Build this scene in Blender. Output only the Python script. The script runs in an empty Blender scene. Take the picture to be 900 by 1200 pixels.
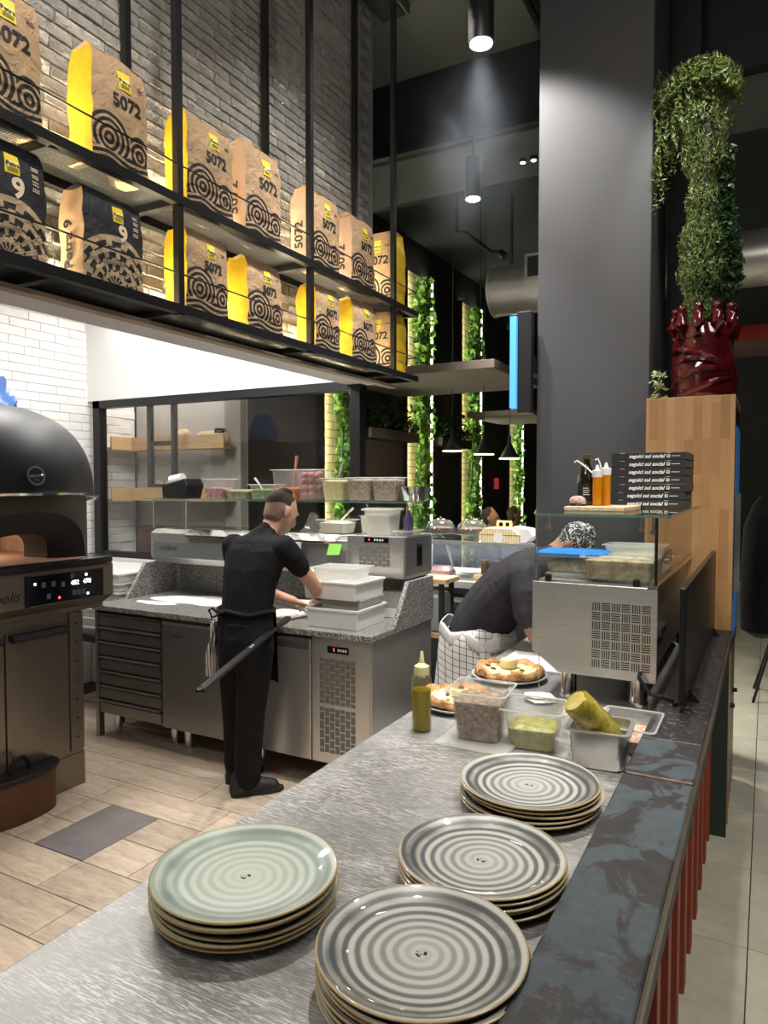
import bpy, bmesh, math, random
import numpy as np
from mathutils import Vector, Matrix, Euler
random.seed(7); rng = np.random.default_rng(7)
PI = math.pi
scn = bpy.context.scene
COL = scn.collection
# ---------------------------------------------------------------- camera, world, lights, exposure
cd = bpy.data.cameras.new('camera'); cam = bpy.data.objects.new('camera', cd); COL.objects.link(cam)
cd.sensor_fit = 'VERTICAL'; cd.sensor_height = 36.0; cd.lens = 835 / 1200 * 36; cd.clip_start = 0.02; cd.clip_end = 100
cam.location = (0, 0, 1.75); cam.rotation_euler = (math.radians(90 - 2.263), 0, math.radians(28.3025))
scn.camera = cam
vs = scn.view_settings; vs.view_transform = 'Standard'; vs.look = 'None'; vs.gamma = 1; vs.use_curve_mapping = False; vs.exposure = 0.35
scn.cycles.transparent_max_bounces = 24; scn.cycles.max_bounces = 8
wd = bpy.data.worlds.new('world'); scn.world = wd; wd.use_nodes = True
wd.node_tree.nodes['Background'].inputs[0].default_value = (0.55, 0.65, 0.8, 1); wd.node_tree.nodes['Background'].inputs[1].default_value = 0.02

def area(loc, target, sx, sy, power, col=(1, .95, .88), spread=180):
    l = bpy.data.lights.new('area', 'AREA'); l.shape = 'RECTANGLE'; l.size = sx; l.size_y = sy; l.energy = power; l.color = col; l.spread = math.radians(spread)
    o = bpy.data.objects.new('area_light', l); COL.objects.link(o); o.location = loc
    o.rotation_euler = (Vector(target) - Vector(loc)).to_track_quat('-Z', 'Y').to_euler(); return o
def spot(loc, target, power, ang=50, blend=.6, r=.05, col=(1, .95, .88)):
    l = bpy.data.lights.new('spot', 'SPOT'); l.energy = power; l.spot_size = math.radians(ang); l.spot_blend = blend; l.shadow_soft_size = r; l.color = col
    o = bpy.data.objects.new('spot_light', l); COL.objects.link(o); o.location = loc
    o.rotation_euler = (Vector(target) - Vector(loc)).to_track_quat('-Z', 'Y').to_euler(); return o
def point(loc, power, r=.05, col=(1, .9, .8)):
    l = bpy.data.lights.new('point', 'POINT'); l.energy = power; l.shadow_soft_size = r; l.color = col
    o = bpy.data.objects.new('point_light', l); COL.objects.link(o); o.location = loc; return o

# kitchen ceiling panels (above the white header, out of view)
area((-3.9, 2.6, 3.30), (-3.9, 2.6, 0), .6, 1.2, 46, (1, .97, .93))
area((-3.1, 3.5, 3.30), (-3.1, 3.5, 0), 1.2, .3, 29, (1, .97, .93))
# track spots over the pass counter and the hall side
spot((-1.0, 2.3, 4.45), (-.72, 1.25, .95), 165, 62, .8, .06)
spot((-.4, 3.4, 4.45), (-.62, 2.5, .95), 170, 50, .8, .06)
spot((-1.3, 3.0, 4.45), (-1.7, 3.3, .9), 190, 70, .8, .06)
spot((.55, 1.2, 4.45), (.35, 3.2, 0), 270, 60, .8, .06)
spot((.6, 2.2, 4.45), (-.4, 4.1, 1.9), 36, 36, .7, .06)
# soft fill lights added behind and beside the camera, for bounce and steel
area((-.9, -.9, 4.5), (-.8, 2.6, .9), 1.2, .8, 46, (1, .95, .88))
area((1.6, 1.8, 4.5), (.2, 2.6, .6), 1.2, 1.2, 36, (1, .95, .88))
# fill light added to brighten the window alcove, area light over the display case
area((-4.5, 4.58, 3.3), (-4.6, 4.6, 0), 1.0, .25, 34, (1, .95, .88))
area((-2.2, 5.9, 4.0), (-2.0, 5.6, 0), .5, .5, 75, (1, .94, .86), 80)
# spots that light the flour shelf from the hall side
spot((-1.15, 1.55, 4.5), (-2.15, 1.9, 2.75), 100, 84, .8, .06)
spot((-1.2, 3.1, 4.5), (-2.15, 3.35, 2.7), 84, 84, .8, .06)
# spot that grazes the dark pillar, spot over the tall plant
spot((-1.72, 3.62, 4.5), (-1.13, 4.2, 3.25), 290, 66, .55, .05, (1, .97, .93))
spot((-.3, 3.7, 4.55), (-.36, 4.25, 3.2), 130, 40, .6, .05, (1, .98, .9))

# ---------------------------------------------------------------- material helpers
class S:
    def __init__(s, nt, sock): s.nt = nt; s.k = sock
    def _m(s, op, *a):
        n = s.nt.nodes.new('ShaderNodeMath'); n.operation = op
        for i, v in enumerate((s,) + a):
            if isinstance(v, S): s.nt.links.new(v.k, n.inputs[i])
            else: n.inputs[i].default_value = v
        return S(s.nt, n.outputs[0])
    def __add__(s, o): return s._m('ADD', o)
    __radd__ = __add__
    def __sub__(s, o): return s._m('SUBTRACT', o)
    def __rsub__(s, o): return (s * -1) + o
    def __mul__(s, o): return s._m('MULTIPLY', o)
    __rmul__ = __mul__
    def __truediv__(s, o): return s._m('DIVIDE', o)
    def gt(s, o): return s._m('GREATER_THAN', o)
    def lt(s, o): return s._m('LESS_THAN', o)
    def sin(s): return s._m('SINE')
    def sqrt(s): return s._m('SQRT')
    def abs(s): return s._m('ABSOLUTE')
    def frac(s): return s._m('FRACT')
    def pw(s, e): return s._m('POWER', e)
    def mn(s, o): return s._m('MINIMUM', o)
    def mx(s, o): return s._m('MAXIMUM', o)
    def atan2(s, o): return s._m('ARCTAN2', o)
    def step(s, a, b):
        n = s.nt.nodes.new('ShaderNodeMapRange'); n.interpolation_type = 'SMOOTHSTEP'
        s.nt.links.new(s.k, n.inputs[0]); n.inputs[1].default_value = a; n.inputs[2].default_value = b; return S(s.nt, n.outputs[0])
class MT:
    def __init__(s, name):
        s.m = bpy.data.materials.new(name); s.m.use_nodes = True; s.nt = s.m.node_tree
        s.p = s.nt.nodes['Principled BSDF']; s.tc = s.nt.nodes.new('ShaderNodeTexCoord')
    def xyz(s, kind='Object'):
        n = s.nt.nodes.new('ShaderNodeSeparateXYZ'); s.nt.links.new(s.tc.outputs[kind], n.inputs[0]); return [S(s.nt, n.outputs[i]) for i in range(3)]
    def mapped(s, scale=(1, 1, 1), rot=(0, 0, 0), kind='Object'):
        n = s.nt.nodes.new('ShaderNodeMapping'); s.nt.links.new(s.tc.outputs[kind], n.inputs[0]); n.inputs['Scale'].default_value = scale; n.inputs['Rotation'].default_value = rot; return n.outputs[0]
    def noise(s, scale=5, detail=4, rough=.5, stretch=(1, 1, 1), rot=(0, 0, 0), dist=0):
        n = s.nt.nodes.new('ShaderNodeTexNoise'); s.nt.links.new(s.mapped(stretch, rot), n.inputs['Vector']); n.inputs['Scale'].default_value = scale
        n.inputs['Detail'].default_value = detail; n.inputs['Roughness'].default_value = rough; n.inputs['Distortion'].default_value = dist; return S(s.nt, n.outputs[0])
    def vor(s, scale=5, out='Distance', stretch=(1, 1, 1)):
        n = s.nt.nodes.new('ShaderNodeTexVoronoi'); s.nt.links.new(s.mapped(stretch), n.inputs['Vector']); n.inputs['Scale'].default_value = scale; return S(s.nt, n.outputs[out])
    def rnd(s):
        n = s.nt.nodes.new('ShaderNodeObjectInfo'); return S(s.nt, n.outputs['Random'])
    def island(s):
        n = s.nt.nodes.new('ShaderNodeNewGeometry'); return S(s.nt, n.outputs['Random Per Island'])
    def ramp(s, f, stops):
        n = s.nt.nodes.new('ShaderNodeValToRGB'); s.nt.links.new(f.k, n.inputs[0]); e = n.color_ramp.elements
        while len(e) < len(stops): e.new(.5)
        for i, (p, c) in enumerate(stops): e[i].position = p; e[i].color = (*c, 1)
        return n.outputs[0]
    def mix(s, f, a, b):
        n = s.nt.nodes.new('ShaderNodeMix'); n.data_type = 'RGBA'
        if isinstance(f, S): s.nt.links.new(f.k, n.inputs[0])
        else: n.inputs[0].default_value = f
        for i, v in ((6, a), (7, b)):
            if isinstance(v, tuple): n.inputs[i].default_value = (*v, 1)
            else: s.nt.links.new(v, n.inputs[i])
        return n.outputs[2]
    def hsv(s, c, val):
        n = s.nt.nodes.new('ShaderNodeHueSaturation'); s.nt.links.new(c, n.inputs['Color']); s.nt.links.new(val.k, n.inputs['Value']); return n.outputs[0]
    def col(s, c):
        if isinstance(c, tuple): s.p.inputs['Base Color'].default_value = (*c, 1)
        else: s.nt.links.new(c, s.p.inputs['Base Color'])
        return s
    def set(s, **k):
        for a, v in k.items():
            i = s.p.inputs[a.replace('_', ' ')]
            if isinstance(v, S): s.nt.links.new(v.k, i)
            elif isinstance(v, tuple): i.default_value = (*v, 1)
            else: i.default_value = v
        return s
    def bump(s, h, strength=.3, dist=.01):
        n = s.nt.nodes.new('ShaderNodeBump'); s.nt.links.new(h.k, n.inputs['Height']); n.inputs['Strength'].default_value = strength; n.inputs['Distance'].default_value = dist
        s.nt.links.new(n.outputs[0], s.p.inputs['Normal']); return s
def lin(r, g, b):
    f = lambda c: (c / 255 / 12.92) if c / 255 <= .04045 else ((c / 255 + .055) / 1.055) ** 2.4
    return (f(r), f(g), f(b))
def mat(name, c, rough=.5, metal=0, var=0, scale=6, stretch=(1, 1, 1), bump=0, bscale=40, emit=0, ecol=None, rnd=0, coat=0, detail=4):
    t = MT(name)
    if var:
        n = t.noise(scale, detail, .6, stretch)
        col = t.ramp(n, [(.25, tuple(x * (1 - var) for x in c)), (.75, tuple(min(1, x * (1 + var)) for x in c))])
        if rnd: col = t.hsv(col, t.rnd() * (2 * rnd) + (1 - rnd))
        t.col(col)
    elif rnd:
        t.col(t.hsv(t.mix(0., c, c), t.rnd() * (2 * rnd) + (1 - rnd)))
    else: t.col(c)
    t.set(Roughness=rough, Metallic=metal)
    if coat: t.set(Coat_Weight=coat, Coat_Roughness=.05)
    if emit: t.set(Emission_Color=ecol or c, Emission_Strength=emit)
    if bump: t.bump(t.noise(bscale, 3, .6, stretch), bump, .004)
    return t.m
def glassy(name, tint=(.96, .985, .97), refl=.9, rough=.0, body=0., bodycol=(.9, .9, .9)):
    # thin sheet: clear transmission with a Fresnel reflection, plus a share of milky diffuse for plastics
    t = MT(name); nt = t.nt; nt.nodes.remove(t.p); out = nt.nodes['Material Output']
    tr = nt.nodes.new('ShaderNodeBsdfTransparent'); tr.inputs[0].default_value = (*tint, 1)
    gl = nt.nodes.new('ShaderNodeBsdfGlossy'); gl.inputs['Roughness'].default_value = rough
    fr = nt.nodes.new('ShaderNodeFresnel'); ge = nt.nodes.new('ShaderNodeNewGeometry'); mr = nt.nodes.new('ShaderNodeMapRange')
    mr.inputs[3].default_value = 1.45; mr.inputs[4].default_value = 1 / 1.45; nt.links.new(ge.outputs['Backfacing'], mr.inputs[0]); nt.links.new(mr.outputs[0], fr.inputs[0])
    mu = nt.nodes.new('ShaderNodeMath'); mu.operation = 'MULTIPLY'; nt.links.new(fr.outputs[0], mu.inputs[0]); mu.inputs[1].default_value = refl
    src = tr.outputs[0]
    if body:
        df = nt.nodes.new('ShaderNodeBsdfDiffuse'); df.inputs[0].default_value = (*bodycol, 1)
        tl = nt.nodes.new('ShaderNodeBsdfTranslucent'); tl.inputs[0].default_value = (*bodycol, 1)
        a = nt.nodes.new('ShaderNodeMixShader'); a.inputs[0].default_value = .4; nt.links.new(df.outputs[0], a.inputs[1]); nt.links.new(tl.outputs[0], a.inputs[2])
        b = nt.nodes.new('ShaderNodeMixShader'); b.inputs[0].default_value = body; nt.links.new(src, b.inputs[1]); nt.links.new(a.outputs[0], b.inputs[2]); src = b.outputs[0]
    m = nt.nodes.new('ShaderNodeMixShader'); nt.links.new(mu.outputs[0], m.inputs[0]); nt.links.new(src, m.inputs[1]); nt.links.new(gl.outputs[0], m.inputs[2]); nt.links.new(m.outputs[0], out.inputs[0])
    return t.m

# ---------------------------------------------------------------- mesh helpers
class B:
    def __init__(s): s.v = []; s.f = []; s.mi = []; s.cur = 0
    def add(s, vs, fs):
        n = len(s.v); s.v += [tuple(v) for v in vs]; s.f += [tuple(i + n for i in f) for f in fs]; s.mi += [s.cur] * len(fs); return s
    def box(s, x0, x1, y0, y1, z0, z1):
        x0, x1 = sorted((x0, x1)); y0, y1 = sorted((y0, y1)); z0, z1 = sorted((z0, z1))
        return s.add([(x0, y0, z0), (x1, y0, z0), (x1, y1, z0), (x0, y1, z0), (x0, y0, z1), (x1, y0, z1), (x1, y1, z1), (x0, y1, z1)],
                     [(3, 2, 1, 0), (4, 5, 6, 7), (0, 1, 5, 4), (1, 2, 6, 5), (2, 3, 7, 6), (3, 0, 4, 7)])
    def rbox(s, x0, x1, y0, y1, z0, z1, b=.005):     # chamfered all round in plan and top
        p = lambda e, z: [(x0 + e + b, y0 + e, z), (x1 - e - b, y0 + e, z), (x1 - e, y0 + e + b, z), (x1 - e, y1 - e - b, z), (x1 - e - b, y1 - e, z), (x0 + e + b, y1 - e, z), (x0 + e, y1 - e - b, z), (x0 + e, y0 + e + b, z)]
        return s.rings([p(b * .7, z0), p(0, z0 + b), p(0, z1 - b), p(b * .7, z1)])
    def rings(s, rs, cap=True, closed=False):
        n = len(rs[0]); vs = [v for r in rs for v in r]; fs = []
        m = len(rs) - (0 if closed else 1)
        for i in range(m):
            j = (i + 1) % len(rs)
            for k in range(n): fs.append((i * n + k, i * n + (k + 1) % n, j * n + (k + 1) % n, j * n + k))
        if cap and not closed: fs.append(tuple(range(n))[::-1]); fs.append(tuple((len(rs) - 1) * n + k for k in range(n)))
        return s.add(vs, fs)
    def cyl(s, p0, p1, r0, r1=None, n=16, cap=True):
        p0 = Vector(p0); p1 = Vector(p1); r1 = r0 if r1 is None else r1; d = (p1 - p0).normalized(); q = d.to_track_quat('Z', 'Y')
        ring = lambda p, r: [p + q @ Vector((r * math.cos(2 * PI * k / n), r * math.sin(2 * PI * k / n), 0)) for k in range(n)]
        return s.rings([ring(p0, r0), ring(p1, r1)], cap)
    def lathe(s, prof, c=(0, 0, 0), n=32, sx=1, sy=1, closed=False):
        return s.rings([[(c[0] + r * sx * math.cos(2 * PI * k / n), c[1] + r * sy * math.sin(2 * PI * k / n), c[2] + z) for k in range(n)] for r, z in prof], not closed, closed)
    def prism(s, poly, h0, h1, axis='z'):
        f = {'z': lambda a, b, h: (a, b, h), 'y': lambda a, b, h: (a, h, b), 'x': lambda a, b, h: (h, a, b)}[axis]
        return s.rings([[f(a, b, h0) for a, b in poly], [f(a, b, h1) for a, b in poly]])
    def tube(s, pts, r, n=8):
        pts = [Vector(p) for p in pts]; rs = []
        for i, p in enumerate(pts):
            d = (pts[min(i + 1, len(pts) - 1)] - pts[max(i - 1, 0)]).normalized(); q = d.to_track_quat('Z', 'Y'); rr = r[i] if isinstance(r, (list, tuple)) else r
            rs.append([p + q @ Vector((rr * math.cos(2 * PI * k / n), rr * math.sin(2 * PI * k / n), 0)) for k in range(n)])
        return s.rings(rs)
    def ell(s, c, r, n=16, m=10, fn=None):
        rs = []
        for i in range(1, m):
            a = PI * i / m; rs.append([(c[0] + r[0] * math.sin(a) * math.cos(2 * PI * k / n), c[1] + r[1] * math.sin(a) * math.sin(2 * PI * k / n), c[2] - r[2] * math.cos(a)) for k in range(n)])
        return s.rings(rs)
    def build(s, name, m, parent=None, smooth=False, bev=0, fix=True):
        me = bpy.data.meshes.new(name); me.from_pydata([tuple(v) for v in s.v], [], s.f)
        ms = m if isinstance(m, (list, tuple)) else [m]
        for x in ms: me.materials.append(x)
        if len(ms) > 1: me.polygons.foreach_set('material_index', s.mi)
        if fix:
            bm = bmesh.new(); bm.from_mesh(me); bmesh.ops.recalc_face_normals(bm, faces=bm.faces[:]); bm.to_mesh(me); bm.free()
        o = link(name, me, parent)
        if smooth:
            me.polygons.foreach_set('use_smooth', [True] * len(me.polygons))
            try: me.set_sharp_from_angle(angle=math.radians(40))
            except Exception: pass
        if bev:
            md = o.modifiers.new('bevel', 'BEVEL'); md.width = bev; md.segments = 2; md.limit_method = 'ANGLE'; md.harden_normals = False
        return o
def link(name, me, parent=None):
    o = bpy.data.objects.new(name, me); COL.objects.link(o)
    if parent is not None:
        o.parent = parent
        if parent.parent is None: o.matrix_parent_inverse = Matrix.LocRotScale(parent.location, parent.rotation_euler, parent.scale).inverted() if not parent.get('local') else Matrix()
    return o
def tag(o, label, cat, group=None):
    o['label'] = label; o['category'] = cat
    if group: o['group'] = group
    return o
def thing(name, label, cat, loc=(0, 0, 0), rz=0, group=None, local=False):
    o = bpy.data.objects.new(name, None); COL.objects.link(o); o.empty_display_size = .05; o.location = loc; o.rotation_euler = (0, 0, rz)
    if local: o['local'] = True
    return tag(o, label, cat, group)
def struct(o): o['kind'] = 'structure'; return o
def stuff(o): o['kind'] = 'stuff'; return o
def dup(root, loc, rz=None, label=None):
    r = root.copy(); COL.objects.link(r); r.location = loc
    if rz is not None: r.rotation_euler = (0, 0, rz)
    if label: r['label'] = label
    for ch in list(root.children):
        c = ch.copy(); COL.objects.link(c); c.parent = r
        for g in list(ch.children):
            d = g.copy(); COL.objects.link(d); d.parent = c
    return r
_tx = {}
def text_mesh(body, size, shear=0, ext=.0, align='CENTER', bold=0):
    key = (body, size, shear, ext, align, bold)
    if key not in _tx:
        c = bpy.data.curves.new('t', 'FONT'); c.body = body; c.size = size; c.shear = shear; c.extrude = ext; c.align_x = align; c.align_y = 'CENTER'; c.offset = bold; c.resolution_u = 3
        o = bpy.data.objects.new('t', c); COL.objects.link(o); dg = bpy.context.evaluated_depsgraph_get(); dg.update()
        me = bpy.data.meshes.new_from_object(o.evaluated_get(dg)); COL.objects.unlink(o); bpy.data.objects.remove(o); _tx[key] = me
    return _tx[key]
def text(body, size, m, parent, origin, ux, uy, name='lettering', fn=None, **k):
    me = text_mesh(body, size, **k).copy(); me.materials.clear(); me.materials.append(m)
    ux = Vector(ux).normalized(); uy = Vector(uy).normalized(); o3 = Vector(origin); un = ux.cross(uy)
    for v in me.vertices:
        p = o3 + ux * v.co.x + uy * v.co.y + un * v.co.z
        v.co = fn(p) if fn else p
    return link(name, me, parent)
def sweep_mod(o, levels=1):
    m = o.modifiers.new('sub', 'SUBSURF'); m.levels = levels; m.render_levels = levels; return o
# ---------------------------------------------------------------- materials
black = mat('black_metal', (.012, .012, .013), .42, .3)
blackm = mat('black_matte', (.010, .010, .011), .7)
rubber = mat('rubber', (.008, .008, .008), .75)
white = mat('white_plastic', (.78, .78, .76), .38)
whitewall = mat('white_plaster', (.8, .8, .79), .7, var=.03, scale=3)
chrome = mat('chrome', (.75, .75, .75), .12, 1)
def brushed(name, c, rough, stretch, rv=.07):
    t = MT(name); n = t.noise(30, 5, .7, stretch); n2 = t.noise(1.3, 3, .5)
    t.col(t.ramp(n * .5 + n2 * .5, [(.3, tuple(x * .95 for x in c)), (.7, c)])).set(Metallic=.8, Roughness=n * rv + (rough - rv / 2)); t.bump(n, .015, .002); return t.m
steel = brushed('brushed_steel', (.60, .59, .56), .30, (1, 1, 60))
steelh = brushed('brushed_steel_wide', (.62, .61, .58), .28, (.5, .5, 40))
ovensteel = brushed('oven_steel', (.25, .22, .18), .34, (.4, .4, 50))
darksteel = brushed('dark_steel', (.30, .295, .285), .33, (.4, .4, 30))
t = MT('worn_counter_steel')
def scr(rot, sc, st, a, b): return t.noise(sc, 2, .5, (1, st, 1), (0, 0, rot)).step(a, b)
sc = scr(.4, 24, 15, .58, .68)
for q_ in ((-.7, 30, 14, .60, .70), (1.5, 22, 13, .60, .70), (2.2, 34, 16, .60, .70), (.05, 28, 18, .61, .70), (-1.1, 20, 12, .62, .72), (.9, 40, 14, .60, .70)): sc = sc + scr(*q_)
sc = sc.mn(1.0); big = t.noise(3.5, 5, .6); msk = t.noise(6, 3, .6).step(.35, .65)
t.col(t.mix(sc * (msk * .45 + .3), t.ramp(big, [(.3, (.22, .218, .21)), (.7, (.36, .355, .345))]), (.78, .77, .75))).set(Metallic=.6, Roughness=(big * .16 + .36) + sc * .1).bump(sc + big * .4, .1, .002)
counter_steel = t.m
t = MT('granite'); a = t.vor(150, 'Color'); n = t.noise(140, 3, .6); n2 = t.noise(60, 2, .5)
v = t.noise(210, 2, .5)
t.col(t.ramp(n * .6 + v * .4, [(.40, (.012, .012, .012)), (.47, (.11, .11, .105)), (.52, (.26, .255, .24)), (.60, (.55, .54, .51))])).set(Roughness=.28); granite = t.m
t = MT('flour_dusting'); t.col((.83, .82, .80)).set(Roughness=.95).bump(t.noise(60, 4, .6), .3, .003); flour = t.m

def plate_mat(name, light, mid, dark, edge):
    t = MT(name); x, y, z = t.xyz(); r = (x * x + y * y).sqrt(); an = y.atan2(x) * (1 / (2 * PI))
    w = t.noise(10, 3, .5) * .35; nz = t.noise(7, 3, .6)
    ph = (r * 50 + an + w).frac(); tri = ((ph - .5).abs() * 2).step(.22, .78)
    amp = r.step(.0, .06) * .45 + r.step(.06, .13) * .4 + .15
    c = t.ramp(tri * amp + (nz - .5) * .25, [(.0, light), (.45, mid), (.95, dark)])
    fall = r.step(.118, .140) * (1 - r.step(.150, .158))
    c = t.mix(fall * nz.step(.3, .62) * .8, c, tuple(q * .6 for q in dark))
    spk = t.noise(130, 2, .6).step(.50, .54) * r.lt(.0095)
    c = t.mix(spk, c, (.006, .02, .015))
    rim = r.step(.1648, .1662); c = t.mix(rim, c, edge)
    t.col(c).set(Roughness=.32, Coat_Weight=.35, Coat_Roughness=.03, Specular_IOR_Level=.3).bump((ph - .5).abs(), .15, .002); return t.m
plate_green = plate_mat('celadon_glaze', (.56, .59, .51), (.47, .525, .45), (.33, .415, .37), (.42, .30, .13))
plate_grey = plate_mat('grey_glaze', (.50, .50, .455), (.33, .335, .31), (.11, .117, .112), (.46, .35, .18))
t = MT('worn_slate'); n = t.noise(5, 9, .68, (1, .7, 1), dist=1.0); n2 = t.noise(26, 5, .7); n3 = t.noise(14, 4, .6, (1, 4, 1), (0, 0, .3)).step(.62, .72)
m = (n + (n2 - .5) * .12).step(.47, .52)
c = t.mix(m, t.ramp(n2, [(.3, (.015, .014, .014)), (.7, (.034, .031, .030))]), t.ramp(n2, [(.3, (.034, .048, .056)), (.7, (.058, .076, .086))]))
c = t.mix(n3 * .25, c, (.18, .17, .16)); t.col(c).set(Roughness=m * .08 + .50).bump(m * .5 + n2 * .5, .14, .003); slate = t.m
t = MT('scuffed_black_slate'); n2 = t.noise(60, 5, .75); y = t.xyz()[1]
t.col(t.mix(n2.step(.56, .66) * .7, (.014, .014, .015), (.22, .19, .16))).set(Roughness=.5); slate_dark = t.m
t = MT('travertine_plank'); n = t.noise(6, 6, .65, (.5, 3.2, 1)); n2 = t.noise(22, 5, .7, (.6, 2.5, 1))
t.col(t.hsv(t.ramp(n * .6 + n2 * .4, [(.32, (.30, .215, .145)), (.5, (.50, .40, .30)), (.68, (.66, .56, .45))]), t.rnd() * .28 + .86)).set(Roughness=.42).bump(n2, .08, .002); plank_m = t.m
darktile = mat('mauve_grey_tile', (.18, .155, .155), .5, var=.18, scale=9, bump=.05)
t = MT('hall_tile'); n = t.noise(3.2, 6, .62); n2 = t.noise(20, 4, .6)
t.col(t.hsv(t.ramp(n * .7 + n2 * .3, [(.3, (.34, .325, .25)), (.7, (.54, .52, .42))]), t.rnd() * .12 + .94)).set(Roughness=.34).bump(n2, .05, .002); halltile = t.m
grout = mat('dark_grout', (.045, .04, .035), .8)
t = MT('painted_grey_brick'); n = t.noise(16, 6, .7); n2 = t.noise(70, 4, .7)
t.col(t.hsv(t.ramp(n, [(.3, (.22, .215, .195)), (.7, (.44, .425, .39))]), t.rnd() * .3 + .85)).set(Roughness=.45).bump(n * .8 + n2 * .35, 1.0, .03); greybrick = t.m
t = MT('painted_white_brick'); n = t.noise(14, 6, .7)
t.col(t.hsv(t.ramp(n, [(.3, (.74, .73, .71)), (.7, (.84, .83, .81))]), t.rnd() * .06 + .97)).set(Roughness=.6).bump(n, .4, .006); whitebrick = t.m
mortar_g = mat('grey_mortar', (.20, .19, .175), .9); mortar_w = mat('white_mortar', (.74, .73, .71), .9)
darkwall = mat('dark_wall', (.011, .0105, .011), .75, var=.1, scale=2)
brownwall = mat('dark_brown_wall', (.030, .024, .022), .7)
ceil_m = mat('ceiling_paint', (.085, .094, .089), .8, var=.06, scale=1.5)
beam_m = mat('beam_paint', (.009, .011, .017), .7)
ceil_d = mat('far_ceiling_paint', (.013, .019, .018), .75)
t = MT('pillar_paint'); n = t.noise(7, 5, .6)
t.col((.043, .043, .0455)).set(Roughness=.6).bump(n, .12, .006); pillar_m = t.m
t = MT('stave_wood'); bt = t.nt.nodes.new('ShaderNodeTexBrick')
x, y, z = t.xyz(); cb = t.nt.nodes.new('ShaderNodeCombineXYZ'); t.nt.links.new(z.k, cb.inputs[0]); t.nt.links.new((x + y).k, cb.inputs[1]); t.nt.links.new(cb.outputs[0], bt.inputs['Vector'])
bt.inputs['Color1'].default_value = (.30, .155, .058, 1); bt.inputs['Color2'].default_value = (.44, .245, .105, 1); bt.inputs['Mortar'].default_value = (.28, .15, .06, 1)
bt.inputs['Scale'].default_value = 1; bt.inputs['Mortar Size'].default_value = .0006; bt.inputs['Brick Width'].default_value = .36; bt.inputs['Row Height'].default_value = .043; bt.inputs['Bias'].default_value = -.1
g = t.noise(20, 5, .6, (6, 6, .5)); t.col(t.hsv(bt.outputs[0], g * .35 + .82)).set(Roughness=.42); stave = t.m
wood = mat('light_wood', (.52, .33, .15), .5, var=.22, scale=9, stretch=(.4, 8, 8))
board_w = mat('board_wood', (.60, .43, .24), .5, var=.25, scale=8, stretch=(6, .5, 6))
brownwood = mat('brown_slat_wood', (.16, .085, .045), .6, var=.4, scale=6, stretch=(.3, 6, 10))
red = mat('red_slat', (.26, .045, .020), .5, var=.15, scale=5, stretch=(8, 8, .5))
redback = mat('red_backing', (.10, .015, .008), .6)
greenmetal = mat('dark_green_metal', (.035, .048, .042), .45, .4)
kraft = mat('kraft_paper', (.46, .30, .165), .75, var=.12, scale=7, bump=.5, bscale=14)
pinkkraft = mat('pale_kraft_side', (.50, .33, .22), .75, var=.1, scale=7, bump=.5, bscale=14)
yellow = mat('yellow_paper', (.64, .41, .010), .6, var=.25, scale=14, bump=1.0, bscale=9)
yellowlabel = mat('yellow_label', (.76, .58, .02), .6)
ink = mat('black_ink', (.008, .008, .008), .7); cream = mat('cream_ink', (.72, .58, .40), .7)
whiteink = mat('white_ink', (.75, .75, .73), .6)
def arcs_mat(name, paper, dark, nine=False):
    t = MT(name); x, y, z = t.xyz(); n = t.noise(7, 4, .6)
    cr_ = (t.noise(8, 5, .6, dist=1.8) - .5).abs(); pap = t.ramp(n * .5 + cr_ * 2.2, [(.2, tuple(c * .80 for c in paper)), (.55, paper), (.9, tuple(c * 1.12 for c in paper))])  # crease shading painted into the paper colour
    if not nine:
        d1 = ((x + .058) * (x + .058) + (z - .10) * (z - .10)).sqrt(); d2 = ((x - .085) * (x - .085) + (z - .085) * (z - .085)).sqrt()
        st = lambda d, f: (d * f).frac().gt(.42)
        in1 = d1.lt(.098); in2 = d2.lt(.078)
        wave = (z + (x * 26).sin() * .010); low = wave.lt(.075)
        ar = in2 * st(d2, 44); ar = in1 * st(d1, 44) + (1 - in1) * ar
        lowst = (wave * 44).frac().gt(.4)
        anyc = in1.mx(in2); up = z.gt(.068).mx(anyc * z.gt(.058))
        k = up * ar + (1 - up) * low * lowst
        k = k.mn(1.0)
        t.col(t.mix(k, pap, dark))
    else:
        d = (x * x + (z - .0) * (z - .0)).sqrt(); inside = d.lt(.185)
        an = z.atan2(x) * 2.3; ring = (d * 24).frac(); bl = ((d * 24 - .5)._m('FLOOR') * .37 + an).frac()
        k = ring.gt(.35) * bl.gt(.4); k = inside * (1 - k)
        edge = d.gt(.165) * inside; k = k.mx(edge)
        t.col(t.mix(k, t.ramp(n, [(.3, (.010, .011, .015)), (.7, (.02, .021, .026))]), pap))
    t.set(Roughness=.7).bump((t.noise(9, 5, .6, dist=1.5) - .5).abs() + t.noise(30, 3, .6) * .15, .9, .03); return t.m
bag_front = arcs_mat('printed_kraft_front', (.46, .30, .165), (.010, .009, .009))
bag_nine = arcs_mat('printed_charcoal_front', (.55, .40, .24), (.012, .012, .016), True)
glass = glassy('clear_glass'); glass_green = glassy('glass_edge', (.75, .92, .86), .9, 0, .22, (.25, .45, .40))
winglass = glassy('window_glass', (.95, .96, .96), .8)
plastic = glassy('clear_plastic', (.97, .97, .96), 1.0, .08, .085, (.88, .88, .86))
milky = glassy('milky_plastic', (.94, .94, .92), .7, .2, .5, (.88, .88, .85))
bluep = mat('blue_lid', (.02, .22, .70), .35); bluebag = glassy('blue_plastic', (.35, .5, .85), 1.0, .15, .7, (.10, .20, .5))
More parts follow.
